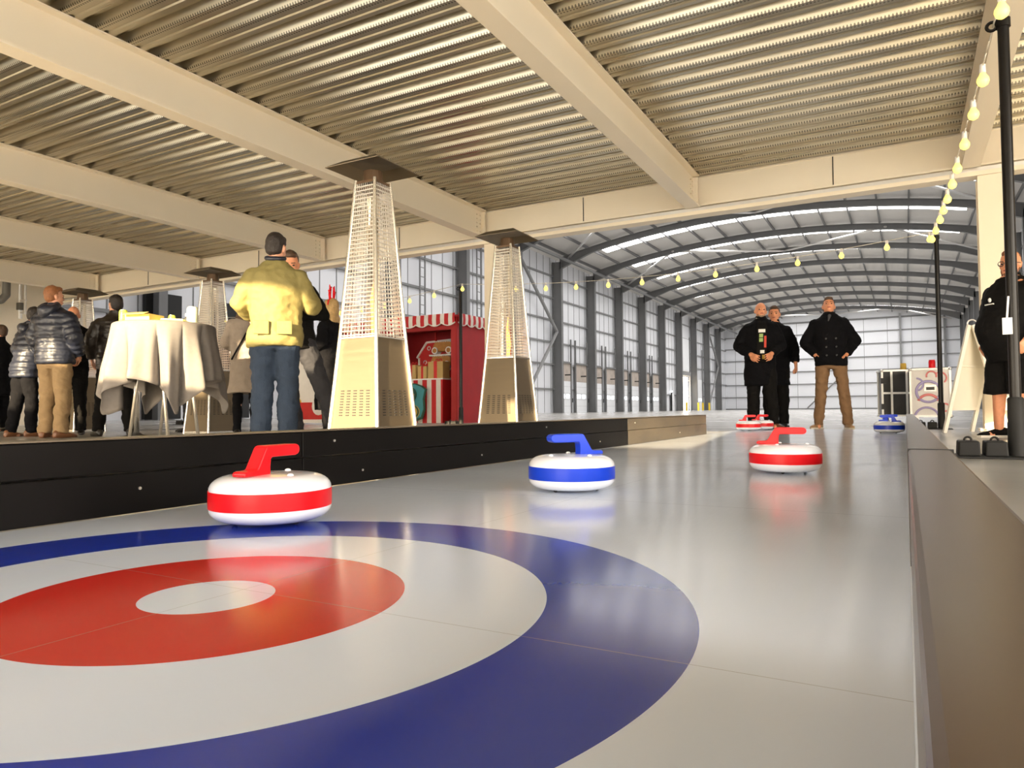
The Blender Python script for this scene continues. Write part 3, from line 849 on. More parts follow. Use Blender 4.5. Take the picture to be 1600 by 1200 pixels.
# ------------------------------------------------------------------ the big hall
HL, HR, HF, H0 = -25.0, 7.3, 115.4, 10.62
def arch(x): return 13.9 - 1.75 * ((x + 9) / 15) ** 2
FR = [52 + 7.05 * k for k in range(-5, 9)]
def build_hall():
    # roof liner, one bent sheet with strips of rooflight let in behind every frame
    xs = [HL + (HR - HL) * i / 28 for i in range(29)]
    ys = [H0] + FR + [HF]
    for y0, y1 in zip(ys, ys[1:]):
        pass
    prev = H0; k = 0
    for y in FR + [HF + .01]:
        a, b_ = (y + 1.5, y + 3.5)
        mb = MB(); mb.grid([[V((x, q, arch(x) + .66)) for x in xs] for q in (prev, a if y < HF else HF)])
        st(mb.build('ceiling_roof', 'roof'))
        if y < HF:
            k += 1
            cut = [x for x in xs if HL + 3.0 < x < HR - 3.0]
            st(MB().grid([[V((x, q, arch(x) + .66)) for x in cut] for q in (a, b_)]).build('window_%d' % k, 'rooflight'), 'bright translucent rooflight strip')
            st(MB().grid([[V((x, q, arch(x) + .66)) for x in xs if x <= cut[0]] for q in (a, b_)]).build('ceiling_roof', 'roof'))
            st(MB().grid([[V((x, q, arch(x) + .66)) for x in xs if x >= cut[-1]] for q in (a, b_)]).build('ceiling_roof', 'roof'))
        prev = b_
    # frames
    for y in FR:
        mb = MB()
        def sect(x, d0, d1): return arch(x) + d0, arch(x) + d1
        n = 22
        X = [HL + .7 + (HR - HL - 1.4) * i / n for i in range(n + 1)]
        for dz, hw, t in ((0, .14, .03), (.42, .14, .03)):
            rows = []
            for x in X:
                hz = 0 if dz else -.5 * max(0, 1 - min(x - X[0], X[-1] - x) / 3.0)
                z = arch(x) + dz + hz
                rows.append([V((x, y - hw, z)), V((x, y + hw, z)), V((x, y + hw, z + t)), V((x, y - hw, z + t))])
            mb.loft(rows)
        rows = []
        for x in X:
            hz = -.5 * max(0, 1 - min(x - X[0], X[-1] - x) / 3.0)
            rows.append([V((x, y - .01, arch(x) + hz)), V((x, y + .01, arch(x) + hz)), V((x, y + .01, arch(x) + .44)), V((x, y - .01, arch(x) + .44))])
        mb.loft(rows)
        st(mb.build('roof_rafter', 'grey_steel'), 'grey curved steel roof rafter')
        for x, s in ((HL + .5, 1), (HR - .5, -1)):
            c = MB(); h = arch(x) + .2 - FL
            c.box((x - s * .38, y, FL + h / 2), (.03, .36, h)); c.box((x + s * .38, y, FL + h / 2), (.03, .36, h)); c.box((x, y, FL + h / 2), (.76, .02, h))
            st(c.build('wall_column', 'grey_steel'), 'grey steel hall column against the wall')
    # purlins: one long line each
    np_ = 17
    for i in range(np_):
        x = HL + 1.2 + (HR - HL - 2.4) * i / (np_ - 1)
        st(MB().box((x, (H0 + HF) / 2, arch(x) + .56), (.10, HF - H0, .20)).build('roof_purlin', 'grey_steel'), 'long grey roof purlin')
    # roof bracing tubes
    for y0, y1 in ((59.05, 66.1), (45, 52), (108.4, 115)):
        xs5 = [HL + 1.5, -17, -9, -1, HR - 1.5]
        for i in range(4):
            a, b2 = (y0, y1) if i % 2 else (y1, y0)
            st(MB().cyl((xs5[i], a, arch(xs5[i]) + .2), (xs5[i + 1], b2, arch(xs5[i + 1]) + .2), .09, n=8).build('roof_brace', 'bolt'), 'pale tubular roof brace')
    # left wall: cladding with an open dock doorway
    D0, D1, DZ = 89.0, 92.9, 4.35
    b = MB()
    for y0, y1, z0, z1 in ((-4.2, D0, FL - .1, 12.9), (D1, HF, FL - .1, 12.9), (D0, D1, DZ, 12.9)):
        b.box((HL - .06, (y0 + y1) / 2, (z0 + z1) / 2), (.12, y1 - y0, z1 - z0))
    wl = st(b.build('wall_left', 'clad'), 'white clad left hall wall')
    for z in (1.9, 3.9, 5.7, 7.5, 9.3, 11.1):
        for y0, y1 in ((H0, D0), (D1, HF)) if z < DZ else ((H0, HF),):
            MB().box((HL + .08, (y0 + y1) / 2, z), (.16, y1 - y0, .12)).build('sheeting_rail', 'rail', wl)
    b = MB(); y = H0 + 1
    while y < HF:
        if not D0 - .2 < y < D1 + .2: b.box((HL + .012, y, 6.4), (.02, .05, 12.8))
        y += 1.175
    b.build('cladding_joint', 'rail', wl)
    # far wall
    wf = st(MB().box(((HL + HR) / 2, HF + .06, 7.5), (HR - HL, .12, 15.2)).build('wall_far', 'clad'), 'white clad far hall wall')
    for z in (1.9, 3.8, 5.7, 7.6, 9.5, 11.3):
        MB().box(((HL + HR) / 2, HF - .08, z), (HR - HL, .16, .14)).build('sheeting_rail', 'rail', wf)
    MB().box(((HL + HR) / 2, HF - .1, 13.15), (HR - HL, .2, .22)).build('eaves_tie', 'grey_steel', wf)
    MB().box(((HL + HR) / 2, HF - .05, .05), (HR - HL, .1, .2)).build('kerb_angle', 'grey_steel', wf)
    for i in range(11):
        x = HL + 1.6 + i * 3.05
        MB().box((x, HF - .01, 6.6), (.05, .03, 13)).build('cladding_joint', 'rail', wf)
    for x in (-18.2, -7.6, -.4, 5.0):
        st(MB().box((x, HF - .3, 6.8), (.26, .4, 13.6)).build('wall_column', 'rail'), 'grey wind post on the far wall')
    for p0, p1 in (((-12.9, HF - .5, .2), (-7.8, HF - .5, 5.2)), ((-12.9, HF - .5, 10.6), (-7.8, HF - .5, 5.2))):
        st(MB().cyl(p0, p1, .10, n=8).build('wall_brace', 'rail'), 'grey diagonal brace on the far wall')
    # right wall
    wr = st(MB().box((HR + .06, (H0 + HF) / 2, 6.4), (.12, HF - H0, 13)).build('wall_right', 'clad'), 'white clad right hall wall')
    for z in (1.9, 3.9, 5.7, 7.5, 9.3, 11.1):
        MB().box((HR - .08, (H0 + HF) / 2, z), (.16, HF - H0, .12)).build('sheeting_rail', 'rail', wr)
    # gable over the mezzanine and beside it
    b = MB(); b.box((-8.85, H0 - .06, 9.6), (32.5, .1, 11.3)); b.box((-22.3, H0 - .06, 2), (5.6, .1, 4.1))
    st(b.build('wall_front', 'clad'), 'clad wall closing the hall above the mezzanine')
    # diagonal wall braces
    for y0, y1 in ((45.0, 52.0), (101.3, 108.4)):
        ym = y1 - .4
        for p0, p1 in (((HL + .6, y0 + .2, 11.6), (HL + .6, ym, 6.5)), ((HL + .6, ym, 6.5), (HL + .6, y0 + .2, .3))):
            st(MB().cyl(p0, p1, .13, n=8).build('wall_brace', 'rail'), 'grey diagonal tube brace on the left wall')
    # eaves tie running along the left side
    st(MB().cyl((HL + 1.9, 20, 12.0), (HL + 1.9, HF, 12.0), .12, n=8).build('eaves_tie', 'grey_steel'), 'dark tie running along the left eaves')
    # dock doors, two to a bay
    n = 0
    for k in range(4):
        y = 52 + 7.05 * k
        for ya, yb in ((.75, 3.0), (3.95, 6.45)):
            n += 1
            d = bpy.data.objects.new('door_%d' % n, None); COL.objects.link(d); d.location = (HL + .2, y + (ya + yb) / 2, FL)
            st(d, 'white dock door with two small panes below a brown curtain')
            w = yb - ya
            MB().box((0, 0, 1.32), (.06, w, 2.64)).build('door_panel', 'door_white', d)
            b = MB()
            for z in (.55, 1.1, 1.65, 2.2): b.box((.034, 0, z), (.008, w, .012))
            b.build('panel_joint', 'rail', d)
            MB().box((0, 0, 3.4), (.06, w, 1.5)).build('curtain', 'dock_brown', d)
            for o in (-w * .20, w * .22):
                MB().box((.035, o, 1.38), (.02, w * .26, .30)).build('pane', 'lit_pane', d)
            for o in (-w / 2, w / 2):
                MB().box((.06, o, 3.1), (.12, .10, 6.2)).build('door_track', 'grey_steel', d)
            MB().box((.10, 0, 4.2), (.12, w, .14)).build('spring_shaft', 'grey_steel', d)
            MB().box((.25, 0, 3.15), (.5, .10, .10)).build('dock_arm', 'dark_gap', d)
            MB().box((.06, w / 2 + .22, 1.05), (.10, .14, .35)).build('control_box', 'dark_gap', d)
    # the open dock door: leaf run up above the bright opening
    d = bpy.data.objects.new('door_%d' % (n + 1), None); COL.objects.link(d); d.location = (HL + .2, (D0 + D1) / 2, FL)
    st(d, 'raised white dock door above the bright open doorway')
    MB().box((0, .2, 7.2), (.08, 3.4, 4.2)).build('door_panel', 'door_white', d)
    for o in (-2.0, 2.0): MB().box((.08, o, 4.8), (.14, .16, 9.6)).build('door_track', 'grey_steel', d)
    MB().box((.1, 0, 4.75), (.2, 4, .5)).build('door_header', 'rail', d)
    d = bpy.data.objects.new('door_%d' % (n + 2), None); COL.objects.link(d); d.location = (HL + .2, 97.6, FL)
    st(d, 'closed white dock door beyond the bright doorway')
    MB().box((0, 0, 2.1), (.08, 3.4, 4.2)).build('door_panel', 'door_white', d)
    for o in (-1, 0, 1): MB().box((.05, o, 1.45), (.02, .6, .30)).build('pane', 'lit_pane', d)
    for o in (-1.8, 1.8): MB().box((.08, o, 4.2), (.14, .14, 8.4)).build('door_track', 'grey_steel', d)
    for i, y in enumerate((85.2, 104.2)):
        d = bpy.data.objects.new('door_%d' % (n + 3 + i), None); COL.objects.link(d); d.location = (HL + .2, y, FL)
        st(d, 'narrow personnel door with a dark frame in the left wall')
        MB().box((0, 0, 1.05), (.06, 1.0, 2.1)).build('door_leaf', 'door_white', d)
        MB().box((.02, -.6, 1.1), (.12, .22, 2.2)).build('door_frame', 'dark_gap', d)
        MB().box((.05, -.5, 2.35), (.06, .3, .16)).build('exit_light', 'lit_pane', d)
    # bollards by the open doorway
    for i, (y, lab) in enumerate(((88.5, None), (94.2, 'yellow bollard just right of the bright open doorway'), (96.6, None), (100.2, 'yellow bollard furthest right along the left wall'))):
        if not lab: lab = ('yellow bollard left of the bright open doorway', 'yellow bollard in front of the closed dock door beyond the doorway')[i // 2]
        o = MB().cyl((0, 0, 0), (0, 0, 1.05), .13, n=12).build('bollard', 'yellow_paint', None, True, loc=(HL + 1.0, y, FL), angle=40)
        tag(o, lab, 'bollard', 'yellow bollards by the dock doors')
    # service ladders / trays on the near left wall
    for i, y in enumerate((33.6, 39.9)):
        b = MB()
        b.box((0, -.25, 5.6), (.08, .06, 11.2)); b.box((0, .25, 5.6), (.08, .06, 11.2))
        z = .4
        while z < 11: b.box((0, 0, z), (.04, .5, .04)); z += .55
        st(b.build('wall_tray', 'rail', loc=(HL + .45, y, FL)), 'vertical cable ladder on the left hall wall')
    for y0 in (20.5, 17.2):
        st(MB().box((HL + .2, y0, 2.4), (.2, 1.5, 4.8)).build('door_%d' % (30 + int(y0)), 'dark_gap'), 'dark opening in the near left wall')
    # services at the left end under the mezzanine
    b = MB(); b.cyl((-18.5, 8.8, DK - .02), (-18.5, 8.8, 3.05), .085, n=14)
    b.chain([(-18.5, 8.8, 3.06), (-18.52, 8.7, 2.92), (-18.75, 8.5, 2.86), (-19.38, 8.15, 2.86)], [.085, .085, .085, .085], 14)
    for t in (.25, .6): b.cyl((-18.75 - .7 * t, 8.5 - .35 * t, 2.86), (-18.79 - .7 * t, 8.47 - .35 * t, 2.86), .10, n=14)
    tag(b.build('drain_pipe', 'pipe', None, True, angle=50), 'dark grey drain pipe bending under the left ceiling beam', 'pipe')
    b = MB(); b.box((-19.39, 6.4, 2.66), (.22, 5.0, .12))
    tag(b.build('cable_tray', 'pipe'), 'dark cable tray along the left end wall', 'cable tray')
    t = thing('valve_set', 'upright pipework with valves beside the left end wall', 'pipework', (-19.40, 9.6, 2.75))
    b = MB(); b.cyl((-.12, 0, -.1), (-.12, 0, .9), .05); b.cyl((.12, 0, 0), (.12, 0, .8), .03); b.box((0, 0, .35), (.34, .05, .04)); b.box((0, 0, .05), (.34, .05, .04))
    b.build('pipework', 'bolt', t, False)
    MB().box((-.02, -.05, .20), (.14, .10, .18)).build('valve_box', 'pipe', t)

# ------------------------------------------------------------------ curling lane
def build_lane():
    o = MB().box((-.885, 4.0, -.0148), (1.77, 10.8, .0296)).build('curling_sheet', 'sheet')
    tag(o, 'white synthetic curling sheet with blue and red target rings', 'curling sheet')
    t = thing('side_board', 'long dark side board left of the curling sheet, far end scuffed and coloured as sunlit', 'side board', (-1.77, 0, 0))
    def pan(y0, y1, z0, z1, m, dx=0.0, lab=None):
        MB().box((-.03 - dx, (y0 + y1) / 2, (z0 + z1) / 2), (.05, y1 - y0 - .003, z1 - z0 - .003)).build('panel', m, t, bevel=.003, label=lab)
    for y0, y1 in ((-1.4, 1.75), (1.75, 4.95)):
        pan(y0, y1, 0, .108, 'black_board'); pan(y0, y1, .108, .196, 'black_board', .002)
    pan(4.95, 7.28, 0, .108, 'sunlit_worn_board', 0, 'far panel in scuffed brown, lightened as if sunlit'); pan(4.95, 7.28, .108, .196, 'sunlit_worn_board', .002, 'far panel in scuffed brown, lightened as if sunlit')
    MB().box((-.045, 2.94, .198), (.085, 8.68, .004)).build('cap_strip', 'sunlit_worn_board', t)
    for y, z in ((1.17, .065), (2.05, .045), (2.9, .05), (3.6, .165), (4.4, .05), (5.1, .16), (6.3, .05), (1.9, .16)):
        MB().cyl((-.006, y, z), (-.0015, y, z), .0042, n=12).build('bolt', 'bolt', t)
    t = thing('side_board', 'bronze-brown side board along the right edge of the curling sheet', 'side board', (0, 0, 0))
    MB().box((.033, -.02, .097), (.062, 2.76, .194)).build('panel', 'bronze_board', t, bevel=.004)
    MB().box((.033, 4.78, .097), (.062, 6.82, .192)).build('panel', 'bronze_board', t, bevel=.004)
    MB().box((.034, 1.363, .0975), (.066, .006, .195)).build('joint_strip', 'dark_gap', t)

def make_stone(colour, label):
    t = thing('curling_stone', label, 'curling stone', (0, 0, 0), 0, 'curling stones on the sheet')
    R = .140
    def rnd(z0, z1, r0, r1, n, up):
        out = []
        for i in range(n + 1):
            a = PI / 2 * i / n
            out.append((r0 + (r1 - r0) * math.cos(a), z0 + (z1 - z0) * math.sin(a)))
        return out
    up = [(R, .078)] + [(R - .052 + .052 * math.cos(PI / 2 * i / 8), .0825 + .0335 * math.sin(PI / 2 * i / 8)) for i in range(9)] + [(.06, .1175), (.001, .1180)]
    MB().lathe(up, 64).build('upper_shell', 'white_plastic', t, True, angle=50)
    dn = [(.001, .006), (.085, .0065)] + [(R - .050 + .050 * math.sin(PI / 2 * i / 8), .039 - .0315 * math.cos(PI / 2 * i / 8)) for i in range(9)] + [(R, .046)]
    MB().lathe(dn, 64).build('lower_shell', 'white_plastic', t, True, angle=50)
    MB().lathe([(R - .02, .040), (R + .0008, .0405), (R + .0012, .060), (R + .0008, .0815), (R - .02, .082)], 64).build('band', colour, t, True, angle=50)
    hb = MB()
    prof = [(-.109, .0), (-.109, .008), (-.105, .012), (-.074, .013), (-.067, .016), (-.040, .062), (-.036, .066), (-.030, .068), (.068, .068), (.076, .066), (.081, .061),
            (.0825, .055), (.081, .048), (.076, .043), (.068, .0405), (-.018, .0405), (-.0225, .036), (-.0245, .018), (-.024, .0)]
    hb.prism(prof, .038, lambda u, v, w: V((u, w, .1165 + v)))
    hb.build('handle', colour, t, bevel=.006)
    for x, y in ((.085, .02), (-.02, .085), (-.03, -.08)):
        MB().sph((x, y, .1165), (.008, .008, .005), 10, 6).build('cap_stud', 'white_plastic', t, True)
    for k in range(3):
        a = k * 2 * PI / 3 + .4
        MB().sph((.082 * math.cos(a), .082 * math.sin(a), .0075), .0075, 10, 6).build('foot_ball', 'rubber', t, True)
    return t

def build_stones():
    red = make_stone('red_plastic', 'red-banded curling stone resting on the blue ring, nearest the camera')
    blue = make_stone('blue_plastic', 'blue-banded curling stone alone on mid sheet, handle pointing left')
    def view(x, y, extra):      # handle turned relative to the line of sight
        return math.atan2(y, x) - PI / 2 + math.radians(extra)
    def put(src, first, xy, ex, lab=None):
        o = src if first else dup(src, lab)
        o.location = (xy[0], xy[1], 0); o.rotation_euler = (0, 0, view(xy[0], xy[1], ex))
    put(red, True, (-1.335, 1.215), 50)
    put(blue, True, (-.962, 2.135), 180 + 28)
    put(red, False, (-.436, 3.09), 0, 'red-banded curling stone on mid sheet, handle pointing right')
    put(red, False, (-1.60, 8.55), 8, 'red-banded curling stone at the far end by the sunlit patch, front one')
    put(red, False, (-1.53, 8.98), -18, 'red-banded curling stone behind another red one at the far end')
    put(blue, False, (-.150, 8.10), 176, 'blue-banded curling stone by the right side board, front one')
    put(blue, False, (-.155, 8.62), 30, 'blue-banded curling stone behind another blue one at the right board')

# ------------------------------------------------------------------ patio heaters
def make_heater(label):
    t = thing('patio_heater', label, 'patio heater', (0, 0, 0), 0, 'pyramid patio heaters')
    hb, hm, ht = .250, .182, .098; ZB, ZT = .865, 2.10
    def hw(z): return hb + (hm - hb) * z / ZB if z < ZB else hm + (ht - hm) * (z - ZB) / (ZT - ZB)
    F = [(lambda u, w: V((u, -w, 0))), (lambda u, w: V((w, u, 0))), (lambda u, w: V((-u, w, 0))), (lambda u, w: V((-w, -u, 0)))]
    for f in F:
        rows = []
        for z in (.03, ZB):
            w = hw(z) - .008
            rows.append([f(-w, w) + V((0, 0, z)), f(w, w) + V((0, 0, z))])
        pn = MB().grid(rows).build('base_panel', 'steel', t, solid=.004)
        vb = MB()
        for i in range(5):
            for j in range(10):
                z = .26 + j * .021; w = hw(z) - .004
                u = (-.60 + .30 * i) * w
                p = f(u, w) + V((0, 0, z)); d = f(.030, 0)
                vb.bar(p - d * .5, p + d * .5, .006, .007)
        vb.build('vent_slots', 'dark_gap', pn)
        gb = MB(); z = ZB + .02; k = 0
        while z < ZT - .01:
            w = hw(z) - .004
            gb.bar(f(-w, w) + V((0, 0, z)), f(w, w) + V((0, 0, z)), .006, .0085); z += .033; k += 1
        for i in range(9):
            u = -.8 + .2 * i
            a, b = f(u * hw(ZB), hw(ZB) - .006) + V((0, 0, ZB)), f(u * hw(ZT), hw(ZT) - .006) + V((0, 0, ZT))
            gb.cyl(a, b, .0028, n=4)
        gb.build('mesh_guard', 'wire', t)
        MB().bar(f(-hm, hm) + V((0, 0, ZB)), f(hm, hm) + V((0, 0, ZB)), .016, .012).build('guard_rail', 'bright_steel', t)
    for sx, sy in ((1, 1), (1, -1), (-1, 1), (-1, -1)):
        b = MB()
        pts = [(V((sx * hw(z), sy * hw(z), z))) for z in (.0, ZB, ZT + .03)]
        b.cyl(pts[0], pts[1], .016, n=8); b.cyl(pts[1], pts[2], .016, .013, n=8)
        b.build('corner_post', 'bright_steel', t, True, angle=50)
    MB().box((0, 0, .016), (.51, .51, .03)).build('base_plate', 'bright_steel', t)
    MB().cyl((0, 0, ZB), (0, 0, ZT), .052, n=20, caps=False).build('glass_tube', 'glass', t, True)
    MB().box((0, 0, ZB + .004), (2 * hm - .02, 2 * hm - .02, .012)).build('shelf_plate', 'steel', t)
    fl = MB(); pts = []
    MB().bm.free()
    fl.chain([(0, 0, ZB + .03), (.01, 0, ZB + .16), (-.008, .005, ZB + .32), (.006, -.004, ZB + .46)], [.016, .022, .016, .003], 8)
    fl.build('flame', 'flame', t, True)
    b = MB(); b.cyl((0, 0, ZT), (0, 0, ZT + .11), .085, .075, n=20); b.box((0, 0, ZT + .01), (2 * ht, 2 * ht, .02)); b.box((0, 0, ZT - .04), (2 * ht - .01, 2 * ht - .01, .012))
    b.build('burner_head', 'burner', t)
    hc = MB(); E = .265; z0 = ZT + .10
    L = [[V((sx * r, sy * r, z)) for sx, sy in ((1, 1), (-1, 1), (-1, -1), (1, -1))] for r, z in ((.03, z0 + .085), (.17, z0 + .075), (E, z0 + .015))]
    hc.loft(L, caps=False); hc.bm.faces.new([v for v in hc.bm.verts][:4])
    hc.build('reflector_hood', 'steel', t, solid=.004)
    return t
def build_heaters():
    h = make_heater('tall pyramid patio heater nearest the camera, in front of the red stall, guard sunlit')
    h.location = (-3.70, 4.40, FL)
    dup(h, 'pyramid patio heater beside the cream column, right of the red stall', (-3.87, 6.90, FL), 0)
    dup(h, 'pyramid patio heater behind the right edge of the clothed table', (-8.42, 6.60, FL), 0)
    dup(h, 'pyramid patio heater furthest left, rising behind the quilted jackets', (-11.58, 6.62, FL), 0)

# ------------------------------------------------------------------ clothed table
def build_table():
    cx, cy = -6.22, 4.34; ZT = 1.10; R = .44
    t = thing('cocktail_table', 'high round folding table hidden under the grey cloth, steel legs below', 'table', (cx, cy, FL))
    MB().cyl((0, 0, ZT - .03 - FL), (0, 0, ZT - .004 - FL), R - .01, n=40).build('tabletop', 'white_plastic', t)
    for sx in (1, -1):
        for sy in (1, -1):
            MB().cyl((sx * .30, sy * .16, 0), (sx * .10, sy * .14, ZT - .03 - FL), .016, n=10).build('leg', 'bright_steel', t, True)
        MB().cyl((sx * .293, -.16, .03), (sx * .293, .16, .03), .012, n=8).build('stretcher', 'bright_steel', t, True)
    # cloth: square cloth over a round top, falling in folds
    n = 360; a = .97; mb = MB()
    yaw = math.radians(24)
    rows = []
    rr = [0, .15, .30, .40, R - .008, R + .004, R + .010] ; ss = [i / 22 for i in range(1, 23)]
    rnd_ = [random.uniform(-1, 1) for _ in range(12)]
    for i in range(n + 1):
        th = 2 * PI * (i % n) / n
        c, s = math.cos(th - yaw), math.sin(th - yaw)
        L = a / max(abs(c), abs(s))
        L = min(L, 1.34) - R
        row = []
        for r in rr:
            z = ZT + .002 - (.002 if r > R - .01 else 0) - (.006 if r > R + .001 else 0) - (.006 if r > R + .006 else 0)
            row.append(V((cx + r * math.cos(th), cy + r * math.sin(th), z)))
        ph = 5.5 * th + .5 * math.sin(2 * th + 1.0) + .35 * math.sin(3 * th)
        fold = (abs(math.cos(ph)) ** .42 - .8) * 1.75 + .12 * math.cos(23 * th)
        corner = max(abs(c), abs(s)); corner = 1 - (corner - .7071) / .2929     # 1 at the corners
        for q in ss:
            d = q * L
            r = R + .012 + .07 * q * (.7 + .3 * corner) + .15 * min(1, q * 1.6) * fold * (.50 + .50 * q)
            zz = ZT - .012 - d * (.985 - .05 * corner)
            th2 = th + .05 * q * math.sin(9 * th + 2)
            row.append(V((cx + r * math.cos(th2), cy + r * math.sin(th2), zz)))
        rows.append(row)
    o = mb.grid(rows)
    bmesh.ops.remove_doubles(mb.bm, verts=mb.bm.verts, dist=1e-5)
    o = mb.build('tablecloth', 'cloth', None, True, solid=.003)
    tag(o, 'grey tablecloth hanging in deep folds over the high round table', 'tablecloth')
    def at(px, dep, z): return px, dep, z
    # things on the table (toward the camera side)
    def can(x, y, r, h, m, lab, cat='can'):
        t = thing('drink_can' if cat == 'can' else 'cup', lab, cat, (x, y, ZT + .003))
        MB().lathe([(r * .82, 0), (r, .012), (r, h - .016), (r * .84, h - .003), (r * .84, h)], 24).build('can_body' if cat == 'can' else 'cup_body', m, t, True, angle=40)
        MB().cyl((0, 0, h - .002), (0, 0, h + .001), r * .80, n=20).build('can_lid' if cat == 'can' else 'cup_lid', 'bolt', t)
    can(-6.42, 4.05, .037, .125, 'can_green', 'lime-green drink can at the left edge of the clothed table')
    can(-5.95, 4.44, .052, .165, 'can_white', 'tall pale green tub at the right of the clothed table', 'tub')
    can(-6.20, 4.40, .033, .10, 'can_green', 'short lime-green can right of the carton on the clothed table')
    b = thing('carton', 'open yellow-brown carton beside the lime-green can on the clothed table', 'carton', (-6.28, 4.17, ZT + .003), .3)
    k = MB()
    for d in (((-.13, 0, .04), (.004, .20, .08)), ((.13, 0, .04), (.004, .20, .08)), ((0, -.10, .04), (.26, .004, .08)), ((0, .10, .04), (.26, .004, .08)), ((0, 0, .003), (.26, .20, .004))): k.box(*d)
    k.build('tray', 'carton', b)
    MB().box((0, -.135, .082), (.25, .07, .004), Matrix.Rotation(.35, 3, 'X')).build('flap', 'carton', b)
    b = thing('carton', 'low flat yellow carton at the right of the clothed table', 'carton', (-6.04, 4.30, ZT + .003), .75)
    MB().box((0, 0, .017), (.20, .13, .034)).build('tray', 'carton', b, bevel=.003); MB().box((0, 0, .036), (.19, .12, .005)).build('lid', 'can_white', b)
    b = thing('bottle', 'small dark sauce bottle with a pale cap on the clothed table', 'bottle', (-6.075, 4.47, ZT + .003))
    MB().lathe([(.026, 0), (.028, .01), (.028, .06), (.014, .08), (.012, .09)], 18).build('bottle_body', 'rubber', b, True); MB().cyl((0, 0, .088), (0, 0, .115), .016, n=14).build('cap', 'white_plastic', b)
    # a second, bare pedestal table behind
    t = thing('bar_table', 'chrome pedestal bar table behind the clothed table', 'table', (-7.93, 5.18, FL))
    MB().cyl((0, 0, 1.03), (0, 0, 1.06), .30, n=36).build('tabletop', 'white_plastic', t)
    MB().cyl((0, 0, .03), (0, 0, 1.03), .032, n=16).build('column', 'bright_steel', t, True)
    MB().lathe([(.20, 0), (.20, .01), (.08, .03), (.035, .06), (.001, .062)], 28).build('foot_plate', 'rubber', t, True)

